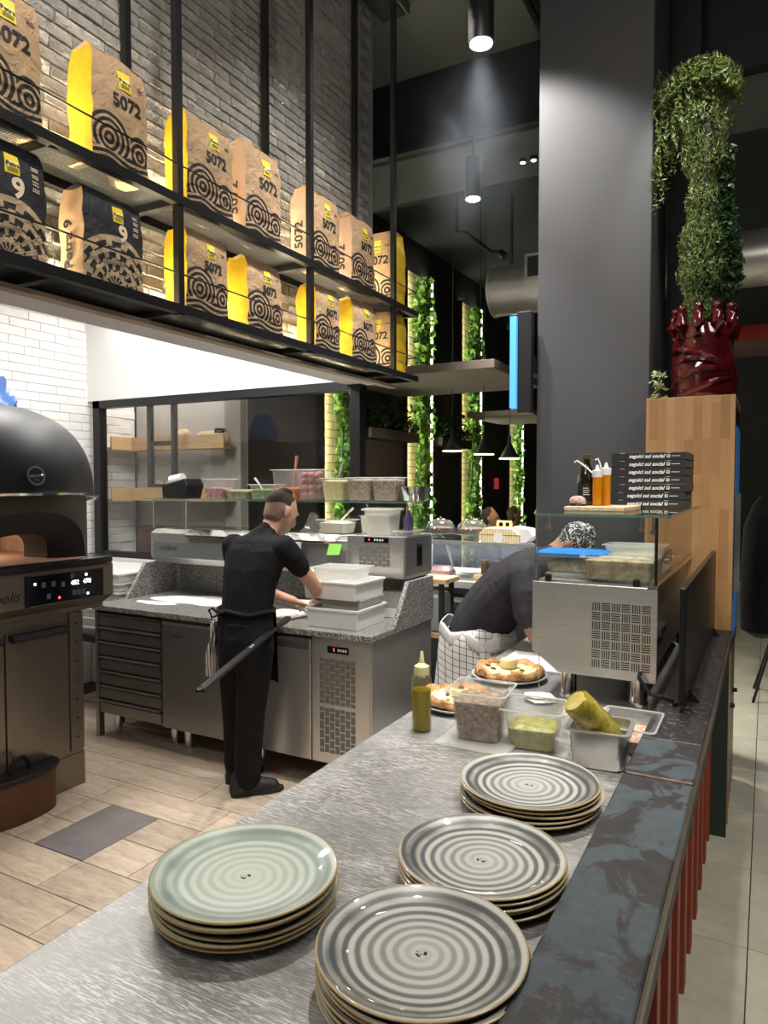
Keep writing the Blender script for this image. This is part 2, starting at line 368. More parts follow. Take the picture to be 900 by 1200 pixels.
def mottled(name, c0, c1, c2, scale, rough=.8, b=.8): 
    t = MT(name); n = t.vor(scale, 'Distance'); n2 = t.noise(scale * .7, 3, .7)
    t.col(t.ramp(n2, [(.3, c0), (.5, c1), (.7, c2)])).set(Roughness=rough).bump(n, b, .006); return t.m
mince = mottled('chopped_nuts', (.11, .065, .035), (.25, .175, .11), (.44, .34, .23), 90)
greenveg = mottled('green_leaves_chopped', (.04, .09, .01), (.12, .20, .03), (.26, .32, .08), 60)
redonion = mottled('red_onion', (.16, .03, .05), (.30, .08, .10), (.55, .35, .33), 70)
oranges = mat('orange_sauce', (.72, .17, .01), .3); lemon = mottled('yellow_cream', (.65, .55, .20), (.72, .64, .30), (.78, .72, .42), 60, .5, .4)
cheese = mottled('grated_cheese', (.60, .55, .42), (.75, .71, .58), (.85, .82, .72), 70); creamy = mat('white_cream', (.78, .74, .62), .5)
pesto = mottled('pistachio_pesto', (.20, .20, .03), (.32, .31, .06), (.46, .44, .12), 60, .4, .5); pestobot = mat('olive_paste', (.20, .19, .085), .6, var=.15, scale=30)
onion = mat('pink_onion_skin', (.47, .19, .17), .35, var=.3, scale=20, rnd=.15)
t = MT('olive_oil'); t.col((.27, .205, .002)).set(Roughness=.08, Transmission_Weight=.1, IOR=1.4); oil = t.m
t = MT('honey'); t.col((.75, .29, .005)).set(Roughness=.1, Transmission_Weight=.35, IOR=1.4); honey = t.m
bottleclear = glassy('squeeze_bottle_plastic', (.95, .94, .75), 1.0, .08, .06, (.72, .70, .42)); tipcol = mat('yellowed_cap', (.70, .66, .32), .4)
t = MT('dark_bottle_glass'); t.col((.012, .006, .003)).set(Roughness=.06, Coat_Weight=.5); darkbottle = t.m
crust = mottled('pizza_crust', (.16, .055, .015), (.46, .24, .085), (.66, .43, .20), 34, .7, .6)
topping = mottled('cream_topping', (.62, .47, .20), (.76, .64, .34), (.84, .76, .5), 22, .5, .4)
jarglass = mottled('smeared_jar', (.12, .10, .01), (.30, .24, .03), (.50, .42, .12), 26, .15, .1); jarlid = mat('jar_base', (.46, .37, .09), .3, var=.3, scale=20)
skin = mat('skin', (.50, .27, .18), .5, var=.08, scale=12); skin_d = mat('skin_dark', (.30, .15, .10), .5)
hairm = mat('cropped_hair', (.035, .022, .016), .8, var=.4, scale=80); hairfade = mat('shaved_hair', (.20, .115, .08), .75, var=.2, scale=90)
def cloth(name, c, rough=.85, b=.5, sc=5): 
    t = MT(name); n = t.noise(sc, 4, .55, (1, 1, .45), dist=1.2); f = t.noise(160, 2, .5)
    t.col(t.ramp(n, [(.3, tuple(k * .85 for k in c)), (.7, tuple(k * 1.15 for k in c))])).set(Roughness=rough, Specular_IOR_Level=.2).bump(n + f * .05, b, .03); return t.m
tshirt = cloth('black_tshirt', (.007, .007, .008), .85, .5, 9); trousers = cloth('black_trousers', (.0055, .0055, .006), .8, .6, 7); shoe = mat('black_shoe', (.009, .009, .009), .6, bump=.2)
greyshirt = cloth('charcoal_shirt', (.033, .032, .037), .85, .7, 6)
t = MT('checked_apron'); x, y, z = t.xyz(); k = ((x * .9 + y * .5) * 30).frac().lt(.10).mx(((z + x * .2) * 30).frac().lt(.10)); n = t.noise(6, 3, .5)
t.col(t.mix(k, t.ramp(n, [(.3, (.58, .57, .55)), (.7, (.72, .71, .69))]), (.05, .05, .055))).set(Roughness=.9).bump(n, .5, .03); apron_chk = t.m
apron_w = cloth('white_apron', (.55, .54, .52), .9, .7, 6)
t = MT('bandana'); n = t.noise(30, 3, .6, dist=2.5); t.col(t.mix(n.step(.54, .57), (.012, .012, .014), (.42, .41, .40))).set(Roughness=.85); bandana = t.m
towel_m = MT('striped_towel'); x, y, z = towel_m.xyz(); towel_m.col(towel_m.mix((x * 60 + y * 40).frac().lt(.35), (.62, .59, .54), (.10, .09, .09))).set(Roughness=.95); towel_m = towel_m.m
def leafmat(name, a, b, c):      # half of the light passes through the thin leaf
    t = MT(name); i = t.island(); nt = t.nt; cr = t.ramp(i, [(.0, a), (.55, b), (1., c)]); t.col(cr).set(Roughness=.45)
    tl = nt.nodes.new('ShaderNodeBsdfTranslucent'); nt.links.new(cr, tl.inputs[0]); mx_ = nt.nodes.new('ShaderNodeMixShader'); mx_.inputs[0].default_value = .45
    nt.links.new(t.p.outputs[0], mx_.inputs[1]); nt.links.new(tl.outputs[0], mx_.inputs[2]); nt.links.new(mx_.outputs[0], nt.nodes['Material Output'].inputs[0]); return t.m
ivy = leafmat('ivy_leaves', (.03, .08, .01), (.09, .19, .02), (.24, .38, .06))
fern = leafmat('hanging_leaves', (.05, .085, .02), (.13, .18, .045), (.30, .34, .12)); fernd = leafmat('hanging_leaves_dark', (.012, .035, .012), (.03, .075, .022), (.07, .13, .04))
maroon = mat('maroon_glaze', (.055, .003, .005), .12, coat=.8, bump=.25, bscale=16)
cardb = mat('black_cardboard', (.016, .016, .015), .7); cardside = mat('cardboard_edge', (.10, .075, .055), .8)
galv = brushed('galvanised_duct', (.80, .78, .73), .36, (30, 1, 1)); 
slabm = mat('taupe_panel', (.17, .135, .115), .8)
domem = mat('oven_dome_enamel', (.0045, .0055, .009), .5, .0); ovenstone = mat('oven_stone_deck', (.014, .013, .012), .22)
firebrick = mat('fire_brick', (.48, .30, .22), .8, var=.3, scale=9, rnd=.2)
ashwood = mat('ash_bin_steel', (.13, .062, .034), .5, .5, var=.3, scale=6)
dispblk = mat('display_black', (.004, .005, .008), .15); 
def emis(name, c, st): return mat(name, c, .5, emit=st, ecol=c)
led_w = emis('led_white', (.93, .98, .80), 60); led_y = emis('led_warm', (1, .86, .58), 300); ledtxt = emis('display_digits', (.75, .85, 1), 4); ledred = emis('red_digits', (1, .05, .06), 4)
lampface = emis('lamp_face', (1, .97, .92), 60); bluescreen = emis('blue_screen', (.04, .20, .80), 1.6); pend_in = emis('pendant_glow', (1, .78, .42), 5); fridge_blue = emis('fridge_glow', (.03, .12, .3), .22)
t = MT('lit_yellow_tile'); bt = t.nt.nodes.new('ShaderNodeTexBrick'); x, y, z = t.xyz(); cb = t.nt.nodes.new('ShaderNodeCombineXYZ'); t.nt.links.new(y.k, cb.inputs[0]); t.nt.links.new(z.k, cb.inputs[1]); t.nt.links.new(cb.outputs[0], bt.inputs['Vector'])
bt.inputs['Color1'].default_value = (.72, .56, .26, 1); bt.inputs['Color2'].default_value = (.80, .64, .32, 1); bt.inputs['Mortar'].default_value = (.28, .2, .09, 1); bt.inputs['Scale'].default_value = 1; bt.inputs['Brick Width'].default_value = .25; bt.inputs['Row Height'].default_value = .09; bt.inputs['Mortar Size'].default_value = .006
t.col(bt.outputs[0]).set(Roughness=.7); nichetile = t.m
t = MT('perforated_black'); x, y, z = t.xyz(); hx = (((x + y) * 110).frac() - .5); hz = ((z * 110).frac() - .5)
t.col(t.mix((hx * hx + hz * hz).lt(.11), (.05, .05, .05), (.004, .004, .004))).set(Roughness=.5, Metallic=.4); perf = t.m
t = MT('perforated_deck'); x, y, z = t.xyz(); hx = ((x * 95).frac() - .5); hy = ((y * 95).frac() - .5)
t.col((.02, .02, .02)).set(Roughness=.5, Metallic=.4, Alpha=1 - (hx * hx + hy * hy).lt(.10)); deckm = t.m
glow_led = led_y
# ---------------------------------------------------------------- the setting
b = B().box(-5.4, -1.05, -1.5, 4.3, -.12, -.012).box(-5.4, -1.05, 4.3, 17, -.12, -.012); fk = struct(b.build('floor_kitchen', grout))
pm = {}
def plank(x0, x1, y0, y1, m):
    g = .0022; k = (round(x1 - x0, 3), round(y1 - y0, 3), m.name)
    if k not in pm:
        hx = (x1 - x0) / 2 - g; hy = (y1 - y0) / 2 - g
        bb = B().rings([[(-hx, -hy, -.011), (hx, -hy, -.011), (hx, hy, -.011), (-hx, hy, -.011)], [(-hx, -hy, -.0015), (hx, -hy, -.0015), (hx, hy, -.0015), (-hx, hy, -.0015)], [(-hx + .0015, -hy + .0015, 0), (hx - .0015, -hy + .0015, 0), (hx - .0015, hy - .0015, 0), (-hx + .0015, hy - .0015, 0)]])
        o = bb.build('plank', m, fk); pm[k] = o.data
    else: o = link('plank', pm[k], fk)
    o.location = ((x0 + x1) / 2, (y0 + y1) / 2, 0); return o
rowoff = {0: -2.49, 1: -2.775, 2: -2.48, 3: -2.49, 4: -2.49, 5: -2.77, 6: -2.765, 7: -2.49, 8: -2.775, -1: -2.775, -2: -2.49, -3: -2.775}
for i in range(-4, 10):
    y0 = 1.7135 + .238 * i; off = rowoff.get(i, -2.6); L = .79
    xs = [off + L * k for k in range(-3, 3)]
    for x0 in xs:
        x1 = x0 + L
        if x1 < -5.2 or x0 > -1.1: continue
        if i in (2, 3):                                    # two rows are cut for the grey tile
            c0, c1 = -3.12, -2.775
            for a0, a1 in ((x0, min(x1, c0)), (max(x0, c1), x1)):
                if a1 - a0 > .02: plank(a0, a1, y0, y0 + .238, plank_m)
        else: plank(x0, x1, y0, y0 + .238, plank_m)
gt = B().rbox(-3.1175, -2.7775, 2.1935, 2.6635, -.011, .0003, .002).build('grey_tile', darktile, fk); gt['label'] = 'mauve grey rectangular tile'
fh = struct(B().box(-1.05, 5, -1.5, 17, -.12, -.012).build('floor_hall', grout)); hm = None
for iy in range(-1, 20):
    for ix in range(-2, 5):
        x0 = -.035 + .625 * ix; y0 = 2.955 + .625 * (iy - 2)
        if x0 > 2.3 or (x0 < -.7 and y0 > 4.6): continue
        if hm is None:
            hm = B().rbox(0, .621, 0, .621, -.011, 0, .0012).build('floor_tile', halltile, fh); o = hm
        else: o = link('floor_tile', hm.data, fh)
        o.location = (x0 + .002, y0 + .002, 0)
# walls
def brickwall(wall, xf, y0, y1, z0, z1, ch, bl, m, view, gap=.004, jit=.006, sgn=1, nvar=8):
    # bricks on a wall whose face looks to +x; each brick proud by an uneven amount
    var = []
    for k in range(nvar):
        r = random.Random(k); hy = bl / 2 - gap / 2; hz = ch / 2 - gap / 2; q = lambda a: r.uniform(-a, a)
        e = .004
        back = [(-.004, -hy, -hz), (-.004, hy, -hz), (-.004, hy, hz), (-.004, -hy, hz)]
        mid = [(.006 + q(.002), sy * hy, sz * hz) for sy, sz in ((-1, -1), (1, -1), (1, 1), (-1, 1))]
        fr = [(.011 + q(jit), sy * (hy - e), sz * (hz - e)) for sy, sz in ((-1, -1), (1, -1), (1, 1), (-1, 1))]
        bb = B().rings([back, mid, fr]); me = bpy.data.meshes.new('brick'); me.from_pydata(bb.v, [], bb.f); me.materials.append(m); bm = bmesh.new(); bm.from_mesh(me); bmesh.ops.recalc_face_normals(bm, faces=bm.faces[:]); bm.to_mesh(me); bm.free(); var.append(me)
    rest = B(); cnt = 0; i = 0; z = z0 + ch / 2; cells = []
    while z < z1 - ch * .4:
        y = y0 + (bl / 2 if i % 2 else 0) + random.uniform(-.03, .03) + bl / 2
        while y < y1 - bl * .4:
            cells.append((y, z)); y += bl
        z += ch; i += 1
    cells.sort(key=lambda c: -view(*c))
    for n, (y, z) in enumerate(cells):
        me = var[random.randrange(nvar)]
        if y + bl / 2 > y1: y = y1 - bl / 2
        if n < 300:
            o = link('brick', me, wall); o.location = (xf, y, z)
        else: rest.add([(v.co.x + xf, v.co.y + y, v.co.z + z) for v in me.vertices], [tuple(p.vertices) for p in me.polygons])
    if rest.v: stuff(rest.build('brick_remainder', m, wall))
bulk = struct(B().box(-2.57, -2.425, -1.2, 4.34, 2.455, 5.0).build('wall_bulkhead', mortar_g))
brickwall(bulk, -2.425, 1.35, 4.34, 2.455, 4.98, .052, .235, greybrick, lambda y, z: 3 - abs(y - 2.9) * .8 - abs(z - 3.1))
struct(B().box(-2.60, -2.42, -1.2, 4.36, 2.44, 2.455).build('trim_1', whitewall))
wl = struct(B().box(-5.4, -5.245, -1.2, 4.8, 0, 3.4).build('wall_left', mortar_w))
brickwall(wl, -5.245, 2.75, 4.8, 1.0, 3.36, .071, .27, whitebrick, lambda y, z: 3 - abs(y - 3.9) - abs(z - 2.3), jit=.002, gap=.003)
struct(B().box(-5.24, -2.57, -1.2, 4.3, 3.36, 3.46).build('ceiling_kitchen', whitewall))
wb = struct(B().box(-5.24, -2.575, 4.27, 4.36, 2.465, 3.36).build('wall_back_header', whitewall))
struct(B().box(-5.24, -2.0, 4.28, 4.34, 0, 1.12).build('wall_back_base', whitewall))
# kitchen window: black frame, glass, inner mullions
w1 = struct(B().box(-5.17, -5.09, 4.27, 4.35, 1.12, 2.465).build('window_1', black))
B().box(-5.17, -2.48, 4.27, 4.35, 2.40, 2.463).build('frame_top', black, w1); B().box(-2.57, -2.49, 4.27, 4.35, 1.12, 2.40).build('frame_post', black, w1); B().box(-5.09, -2.57, 4.28, 4.34, 1.12, 1.17).build('frame_sill', black, w1)
B().box(-5.09, -2.57, 4.305, 4.311, 1.17, 2.40).build('pane', winglass, w1)
mu = struct(B().box(-4.66, -4.62, 4.40, 4.44, 1.72, 2.44).build('window_2', black))
B().box(-4.385, -4.345, 4.40, 4.44, 1.72, 2.44).build('frame_post', black, mu); B().box(-4.62, -4.385, 4.40, 4.44, 1.72, 1.75).build('frame_rail', black, mu); B().box(-4.62, -4.385, 4.40, 4.44, 2.07, 2.11).build('frame_rail', black, mu)
# alcove behind the window
av = struct(B().box(-5.24, -3.98, 4.82, 4.9, 0, 3.4).build('wall_alcove', mat('alcove_wall', (.42, .40, .37), .7, var=.08, scale=2)))
B().box(-4.10, -3.93, 4.74, 4.82, 1.1, 3.0).build('curtain_column', mat('greige_column', (.30, .28, .24), .8), av)
for k in range(5): B().rbox(-5.2, -4.42, 4.78, 4.815, 1.06 + k * .062, 1.12 + k * .062, .004).build('wall_slat', brownwood, av)
for zz in (2.05, 1.60):
    t_ = thing('corner_wall_shelf', ('upper' if zz > 2 else 'lower') + ' pale wooden corner shelf behind the kitchen window', 'shelf', (-5.0, 4.6, zz), group='wooden shelves behind the window')
    B().box(-5.24, -5.05, 4.36, 4.80, zz, zz + .02).box(-5.05, -3.98, 4.60, 4.80, zz, zz + .02).build('shelf_board', wood, t_)
    B().box(-5.065, -5.045, 4.36, 4.60, zz, zz + .112).box(-5.045, -3.98, 4.585, 4.605, zz, zz + .112).build('front_lip', wood, t_)
# hall: ceilings, beams, walls
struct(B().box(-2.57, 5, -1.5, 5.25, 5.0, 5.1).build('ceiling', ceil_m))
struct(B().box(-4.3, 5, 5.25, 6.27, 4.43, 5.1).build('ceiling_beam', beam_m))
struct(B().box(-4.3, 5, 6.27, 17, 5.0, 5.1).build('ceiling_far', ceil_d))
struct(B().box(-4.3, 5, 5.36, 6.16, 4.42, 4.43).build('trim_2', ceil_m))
struct(B().box(-4.3, 5, 16.5, 16.6, 0, 5.0).build('wall_far', darkwall))
struct(B().box(4.9, 5, -1.5, 16.5, 0, 5.0).build('wall_right', darkwall))
struct(B().box(-5.4, 5, -1.6, -1.5, 0, 5.0).build('wall_behind', mat('rear_wall', (.30, .28, .26), .8)))
wr = struct(B().box(-4.4, -4.22, 4.9, 16.5, 0, 5.0).build('wall_restaurant', brownwall))
struct(B().box(-1.225, -.59, 4.2, 4.85, 0, 5.0).build('pillar', pillar_m, bev=.006))
struct(B().box(-.60, -.42, 4.95, 5.2, 0, 5.0).build('pillar_rear', darkwall))
struct(B().box(-4.3, -2.57, 4.36, 5.25, 5.0, 5.1).build('ceiling_side', ceil_m))
# ---------------------------------------------------------------- hanging flour shelf
XF, XR = -2.10, -2.385; PY = (2.165, 3.10, 4.03); ZL, ZU = 2.434, 2.866
sh = thing('hanging_shelf', 'long black steel two tier shelf hung from the ceiling before grey brick', 'shelf', (-2.25, 2.6, ZL))
for y in PY:
    B().box(XF - .018, XF + .012, y - .015, y + .015, ZL - .005, 5.0).build('front_post', black, sh)
    B().box(XR - .015, XR + .015, y - .015, y + .015, ZL, 5.0).build('rear_post', black, sh)
B().box(XF - .018, XF + .012, 1.20, 1.23, ZL, 5.0).build('front_post', black, sh)
for z in (ZL, ZU):
    B().box(XF - .02, XF + .016, 1.0, 4.36, z, z + .036).build('front_beam', black, sh)
    B().box(XR - .015, XR + .015, 1.0, 4.36, z, z + .034).build('rear_beam', black, sh)
    for y in (1.6,) + PY + (4.34,): B().box(XR, XF, y - .015, y + .015, z, z + .03).build('cross_bar', black, sh)
    B().box(XR, XF, 1.0, 4.36, z + .034, z + .036).build('mesh_deck', deckm, sh)
    B().box(XR - .015, -2.31, 1.0, 4.36, z + .0361, z + .0366).build('led_shield', black, sh)  # solid strip added to block LED glow through the perforated deck
    B().cyl((XF, 1.0, z + .162), (XF, 4.36, z + .162), .0035, n=6).build('guard_wire', black, sh)
    B().cyl((XF, 4.36, z + .162), (XR, 4.36, z + .162), .0035, n=6).build('guard_wire', black, sh)
    B().box(-2.396, -2.386, 1.0, 4.32, z + .037, z + .043).build('led_strip', led_y, sh)
B().box(-2.30, -2.25, 1.0, 4.36, ZL - .03, ZL - .012).build('under_light_channel', mat('beige_channel', (.45, .37, .27), .6), sh)
# flour bags -------------------------------------------------------
def bag_front_y(x, z, w, d, h):
    k = max(0, 1 - (2 * x / w) ** 2); return -d / 2 * (1 - .30 * max(0, (z / h - .74) / .26) ** 2) - .012 * k * math.sin(min(1, z / h) * PI) + .004 * math.sin(x * 41 + z * 33) * math.sin(z * 29)
def bag_mesh(w, d, h, front, side, lean, seed, top=True):
    r = random.Random(seed); bb = B(); n = 13; nz = 18
    def ring(z):
        f = z / h; tp = max(0, (f - .74) / .26); dep = d * (1 - .30 * tp ** 2); ww = w * (1 - .05 * tp)
        pts = []
        bk = dep - d / 2
        for i in range(n): x = -ww / 2 + ww * i / (n - 1); pts.append((x, bag_front_y(x, z, w, d, h), z))
        for j in range(1, 5): pts.append((ww / 2 + .008 * math.sin(j / 5 * PI) - .02 * tp * math.sin(j / 5 * PI), -d / 2 * (1 - .30 * tp ** 2) + dep * j / 5, z))
        for i in range(n): x = ww / 2 - ww * i / (n - 1); pts.append((x, d / 2 * (1 - .30 * tp ** 2) + .004 * math.sin(x * 30 + z * 20), z))
        for j in range(1, 5): pts.append((-ww / 2 - .008 * math.sin(j / 5 * PI) + .02 * tp * math.sin(j / 5 * PI), d / 2 * (1 - .30 * tp ** 2) - dep * j / 5, z))
        return [(x + .003 * math.sin(seed + z * 37 + y * 20), y + lean * z, zz + .004 * math.sin(x * 25 + seed)) for x, y, zz in pts]
    zs = [h * i / nz for i in range(nz + 1)]; rings = [ring(z) for z in zs]
    bb.rings(rings, cap=True)
    P_ = 2 * n + 8
    for k in range(nz * P_):
        j = k % P_
        bb.mi[k] = 0 if j < n - 1 else (1 if (n - 1 <= j < n + 4 or j >= 2 * n + 3) else 2)
    bb.mi[-1] = 2; bb.mi[-2] = 2
    return bb
def flour_bag(label, y, z, w, d, h, nine=False, rz=PI / 2, side=None, seed=0, xc=None, sidetext=None, lean=.0, group='flour bags on the hanging shelf'):
    side = side or (kraft if nine else yellow)
    x0 = (XF - .028 - d / 2) if xc is None else xc
    T = thing('flour_bag', label, 'flour bag', (x0, y, z), rz, group, local=True)
    bm_ = bag_mesh(w, d, h, None, side, lean, seed); bd = bm_.build('bag_body', [bag_nine if nine else bag_front, side, blackm if nine else kraft], T, smooth=True)
    off = lambda p: Vector((p.x, bag_front_y(p.x, p.z, w, d, h) + lean * p.z - .0025 - p.y, p.z))
    s = h / .42
    # folded top flap
    fl = B(); ww = w * .94; dy = -d / 2 * .70 + lean * h
    fl.rings([[(-ww / 2, dy - .004, h - .004), (ww / 2, dy - .004, h - .004), (ww / 2, dy + .02, h + .014), (-ww / 2, dy + .02, h + .016)], [(-ww / 2 + .004, dy + d * .68, h - .004), (ww / 2 - .004, dy + d * .68, h - .004), (ww / 2 - .004, dy + d * .68, h + .004), (-ww / 2 + .004, dy + d * .68, h + .004)]])
    fl.build('folded_top', blackm if nine else kraft, T, bev=.003)
    # label with its name, number
    lz = h * .80; lx = .012
    lb = B(); lw, lh = .028 * s, .036 * s
    N = 4; vs_ = [off(Vector((lx - lw + 2 * lw * i / N, 0, lz - lh + 2 * lh * j / N))) for j in range(N + 1) for i in range(N + 1)]
    lb.add(vs_, [(j * (N + 1) + i, j * (N + 1) + i + 1, (j + 1) * (N + 1) + i + 1, (j + 1) * (N + 1) + i) for j in range(N) for i in range(N)])
    L = lb.build('paper_label', yellowlabel, T, fix=False)
    off2 = lambda p: off(p) + Vector((0, -.0015, 0)); ex = (1, 0, 0); ez = (0, 0, 1)
    B().add([off2(Vector((lx + sx * lw * .82, 0, lz + dz * lh))) for sx, dz in ((-1, .0 - .36), (1, -.36), (1, .30), (-1, .30))], [(0, 1, 2, 3)]).build('name_panel', mat_whitepanel, L, fix=False)
    text('Petra', .0235 * s, ink, L, (lx, -.002, lz - .002), ex, ez, fn=lambda p: off2(Vector((p.x, 0, p.z))) + Vector((0, -.001, 0)), bold=.0006)
    for k, zz in enumerate((-.52, -.66, -.80)): B().add([off2(Vector((lx + sx * lw * .7, 0, lz + (zz + dz) * lh))) for sx, dz in ((-1, 0), (1, 0), (1, .05), (-1, .05))], [(0, 1, 2, 3)]).build('print_line', ink, L, fix=False)
    if nine: text('9', .105 * s, cream, T, (.030, 0, h * .595), ex, ez, name='number_print', fn=lambda p: off(Vector((p.x, 0, p.z))), bold=.003)
    else: text('5072', .068 * s, ink, T, (.022, 0, h * .60), ex, ez, name='number_print', fn=lambda p: off(Vector((p.x, 0, p.z))), bold=.0022)
    mk = B()
    for k in range(3):
        zz = h * (.80 - k * .085) if nine else h * (.77 - 0 * k)
        if not nine and k: break
        for a in range(4):
            for c in range(4):
                if (a * 3 + c * 5 + k) % 3: 
                    u = w * .30 + a * .007; v = zz + c * .007
                    mk.add([off(Vector((u + i * .005, 0, v + j * .005))) for i, j in ((0, 0), (1, 0), (1, 1), (0, 1))], [(0, 1, 2, 3)])
    mk.build('small_print', cream if nine else ink, T, fix=False)
    if sidetext: text(sidetext, .075 * s, ink, T, (-w / 2 - .0125, 0, h * .38), (0, 0, 1), (0, 1, 0), name='side_print', bold=.002)
    return T
mat_whitepanel = mat('name_panel_white', (.82, .76, .30), .6)
zu, zl = ZU + .0368, ZL + .0368
def fb(label, ya, yb, z, h, seed, d=.125, **k): return flour_bag(label, (ya + yb) / 2, z, yb - ya, d, h, seed=seed, **k)
fb('kraft flour bag with 5072 print cut by the left picture edge, upper tier', 1.31, 1.575, zu, .41, 1)
fb('big kraft 5072 flour bag with yellow side, left of the first front post, upper tier', 1.775, 2.03, zu, .41, 2)
fb('kraft 5072 flour bag right behind the first front post, upper tier', 2.245, 2.53, zu, .39, 3)
fb('kraft 5072 flour bag with pinkish side, middle of the upper tier', 2.62, 2.885, zu, .425, 4, side=pinkkraft, sidetext='5072')
fb('crumpled kraft 5072 flour bag behind the second front post, upper tier', 3.14, 3.43, zu, .40, 5, side=pinkkraft, sidetext='5072')
fb('kraft 5072 flour bag next to last on the upper tier, folded top', 3.56, 3.83, zu, .40, 6, side=pinkkraft, sidetext='5072')
flour_bag('tall flour bag turned to show its yellow side at the far end of upper tier', 4.16, zu,   .24, .18, .46, rz=-.02, seed=7, xc=-2.25)
fb('charcoal flour bag numbered 9 cut by the left picture edge, lower tier', 1.31, 1.585, zl, .36, 8, nine=True)
fb('charcoal flour bag numbered 9 with brown side, left of the first front post', 1.73, 2.0, zl, .33, 9, nine=True, sidetext='Petra 9')
fb('kraft 5072 flour bag with yellow side just past the first front post, lower tier', 2.235, 2.49, zl, .34, 10)
fb('shaded leaning kraft 5072 flour bag with yellow side, middle of the lower tier', 2.635, 2.90, zl, .335, 11, lean=.04)
fb('kraft 5072 flour bag behind the second front post, lower tier', 3.19, 3.43, zl, .345, 12)
fb('kraft 5072 flour bag with yellow side, third from the far end, lower tier', 3.57, 3.85, zl, .355, 13)
flour_bag('flour bag turned to show yellow side at the far end of the lower tier', 4.17, zl, .24, .18, .385, rz=-.02, seed=14, xc=-2.25)

# ---------------------------------------------------------------- pizza oven
ov = thing('pizza_oven', 'large domed black pizza oven on a brushed steel cabinet', 'oven', (-4.0, 2.35, 0))
B().box(-5.1, -3.50, 1.87, 2.79, .10, 1.02).build('cabinet_body', ovensteel, ov, bev=.004)
B().box(-5.1, -3.494, 1.87, 2.792, 0, .19).build('plinth', ovensteel, ov)
for a, c in ((1.89, 2.30), (2.31, 2.685)):
    dr = B().box(-3.50, -3.485, a, c, .215, .965).build('cabinet_door', ovensteel, ov, bev=.003)
    B().prism([(-3.485, .955), (-3.445, .955), (-3.43, .935), (-3.445, .915), (-3.485, .925)], a + .015, c - .03, 'y').build('door_handle', blackm, dr)
fp = B().box(-3.50, -3.487, 2.70, 2.787, .215, 1.015).build('corner_strip', ovensteel, ov, bev=.002)
for k in range(7): B().cyl((-3.487, 2.742, .29 + k * .11), (-3.483, 2.742, .29 + k * .11), .006, n=8).build('screw', blackm, fp)
B().prism([(-3.40, 1.10), (-3.40, 1.285), (-5.0, 1.285), (-5.0, 1.02), (-3.49, 1.02), (-3.49, 1.045)], 1.74, 2.935, 'y').build('control_housing', ovensteel, ov, bev=.004)
cp = B().box(-3.402, -3.394, 2.39, 2.86, 1.105, 1.262).build('control_panel', dispblk, ov, bev=.002)
B().box(-3.402, -3.392, 2.365, 2.388, 1.10, 1.268).build('panel_trim', black, cp)
nY = (0, 1, 0); nZ = (0, 0, 1)
text('482', .036, ledtxt, cp, (-3.392, 2.665, 1.20), nY, nZ, name='temperature_digits'); text('478', .036, ledtxt, cp, (-3.392, 2.745, 1.20), nY, nZ, name='temperature_digits')
for yy, zz, ml in ((2.74, 1.238, ledtxt), (2.75, 1.13, ledtxt), (2.565, 1.13, ledred), (2.42, 1.22, ledtxt)): B().box(-3.393, -3.3915, yy - .006, yy + .006, zz - .006, zz + .006).build('indicator', ml, cp)
greyp = mat('panel_marks', (.10, .11, .13), .4)
for yy, zz in ((2.47, 1.21), (2.53, 1.21), (2.50, 1.145), (2.59, 1.20), (2.66, 1.145), (2.69, 1.145), (2.72, 1.145), (2.65, 1.24)): B().box(-3.393, -3.3918, yy - .012, yy + .012, zz - .014, zz + .014).build('key_mark', greyp, cp)
text('Neapolis', .075, blackm, ov, (-3.397, 2.20, 1.165), nY, nZ, name='script_lettering', shear=.35)
# deck slab with rounded far corner
poly = [(-5.0, 1.72), (-3.44, 1.72), (-3.38, 1.78), (-3.375, 2.86), (-3.395, 2.93), (-3.45, 2.965), (-5.0, 2.965)]
B().prism(poly, 1.285, 1.33, 'z').build('stone_deck', ovenstone, ov, bev=.012)
CX, CY, RD = -3.95, 2.335, .69
# drum: flat front with an arched mouth, round back
M_ = 24
arc = [(CY - .26 * math.cos(PI * k / M_), 1.33 + .16 * math.sin(PI * k / M_) ** .8) for k in range(M_ + 1)]
arco = [(CY - .43 * math.cos(PI * k / M_), 1.33 + .275 * math.sin(PI * k / M_) ** .8) for k in range(M_ + 1)]
fx = -3.46
def facex(y): return CX + math.sqrt(max(.02, .69 ** 2 - (y - CY) ** 2)) - .03
dd = B(); K = 40
drum = [(CX + .675 * math.cos(2 * PI * k / K), CY + .675 * math.sin(2 * PI * k / K)) for k in range(K)]
# wall segments outside the mouth
ring0 = [p for p in drum if not (p[0] > CX + .2 and abs(p[1] - CY) < .44)]
ang0 = math.asin(.43 / .675); angs = [ang0 + (2 * PI - 2 * ang0) * k / 40 for k in range(41)]
prof_o = [(CX + .675 * math.cos(a), CY + .675 * math.sin(a)) for a in angs]; prof_i = [(CX + .62 * math.cos(a), CY + .62 * math.sin(a)) for a in angs[::-1]]
dd.prism(prof_o + prof_i, 1.33, 1.66, 'z')
mx = CX + .675 * math.cos(ang0)
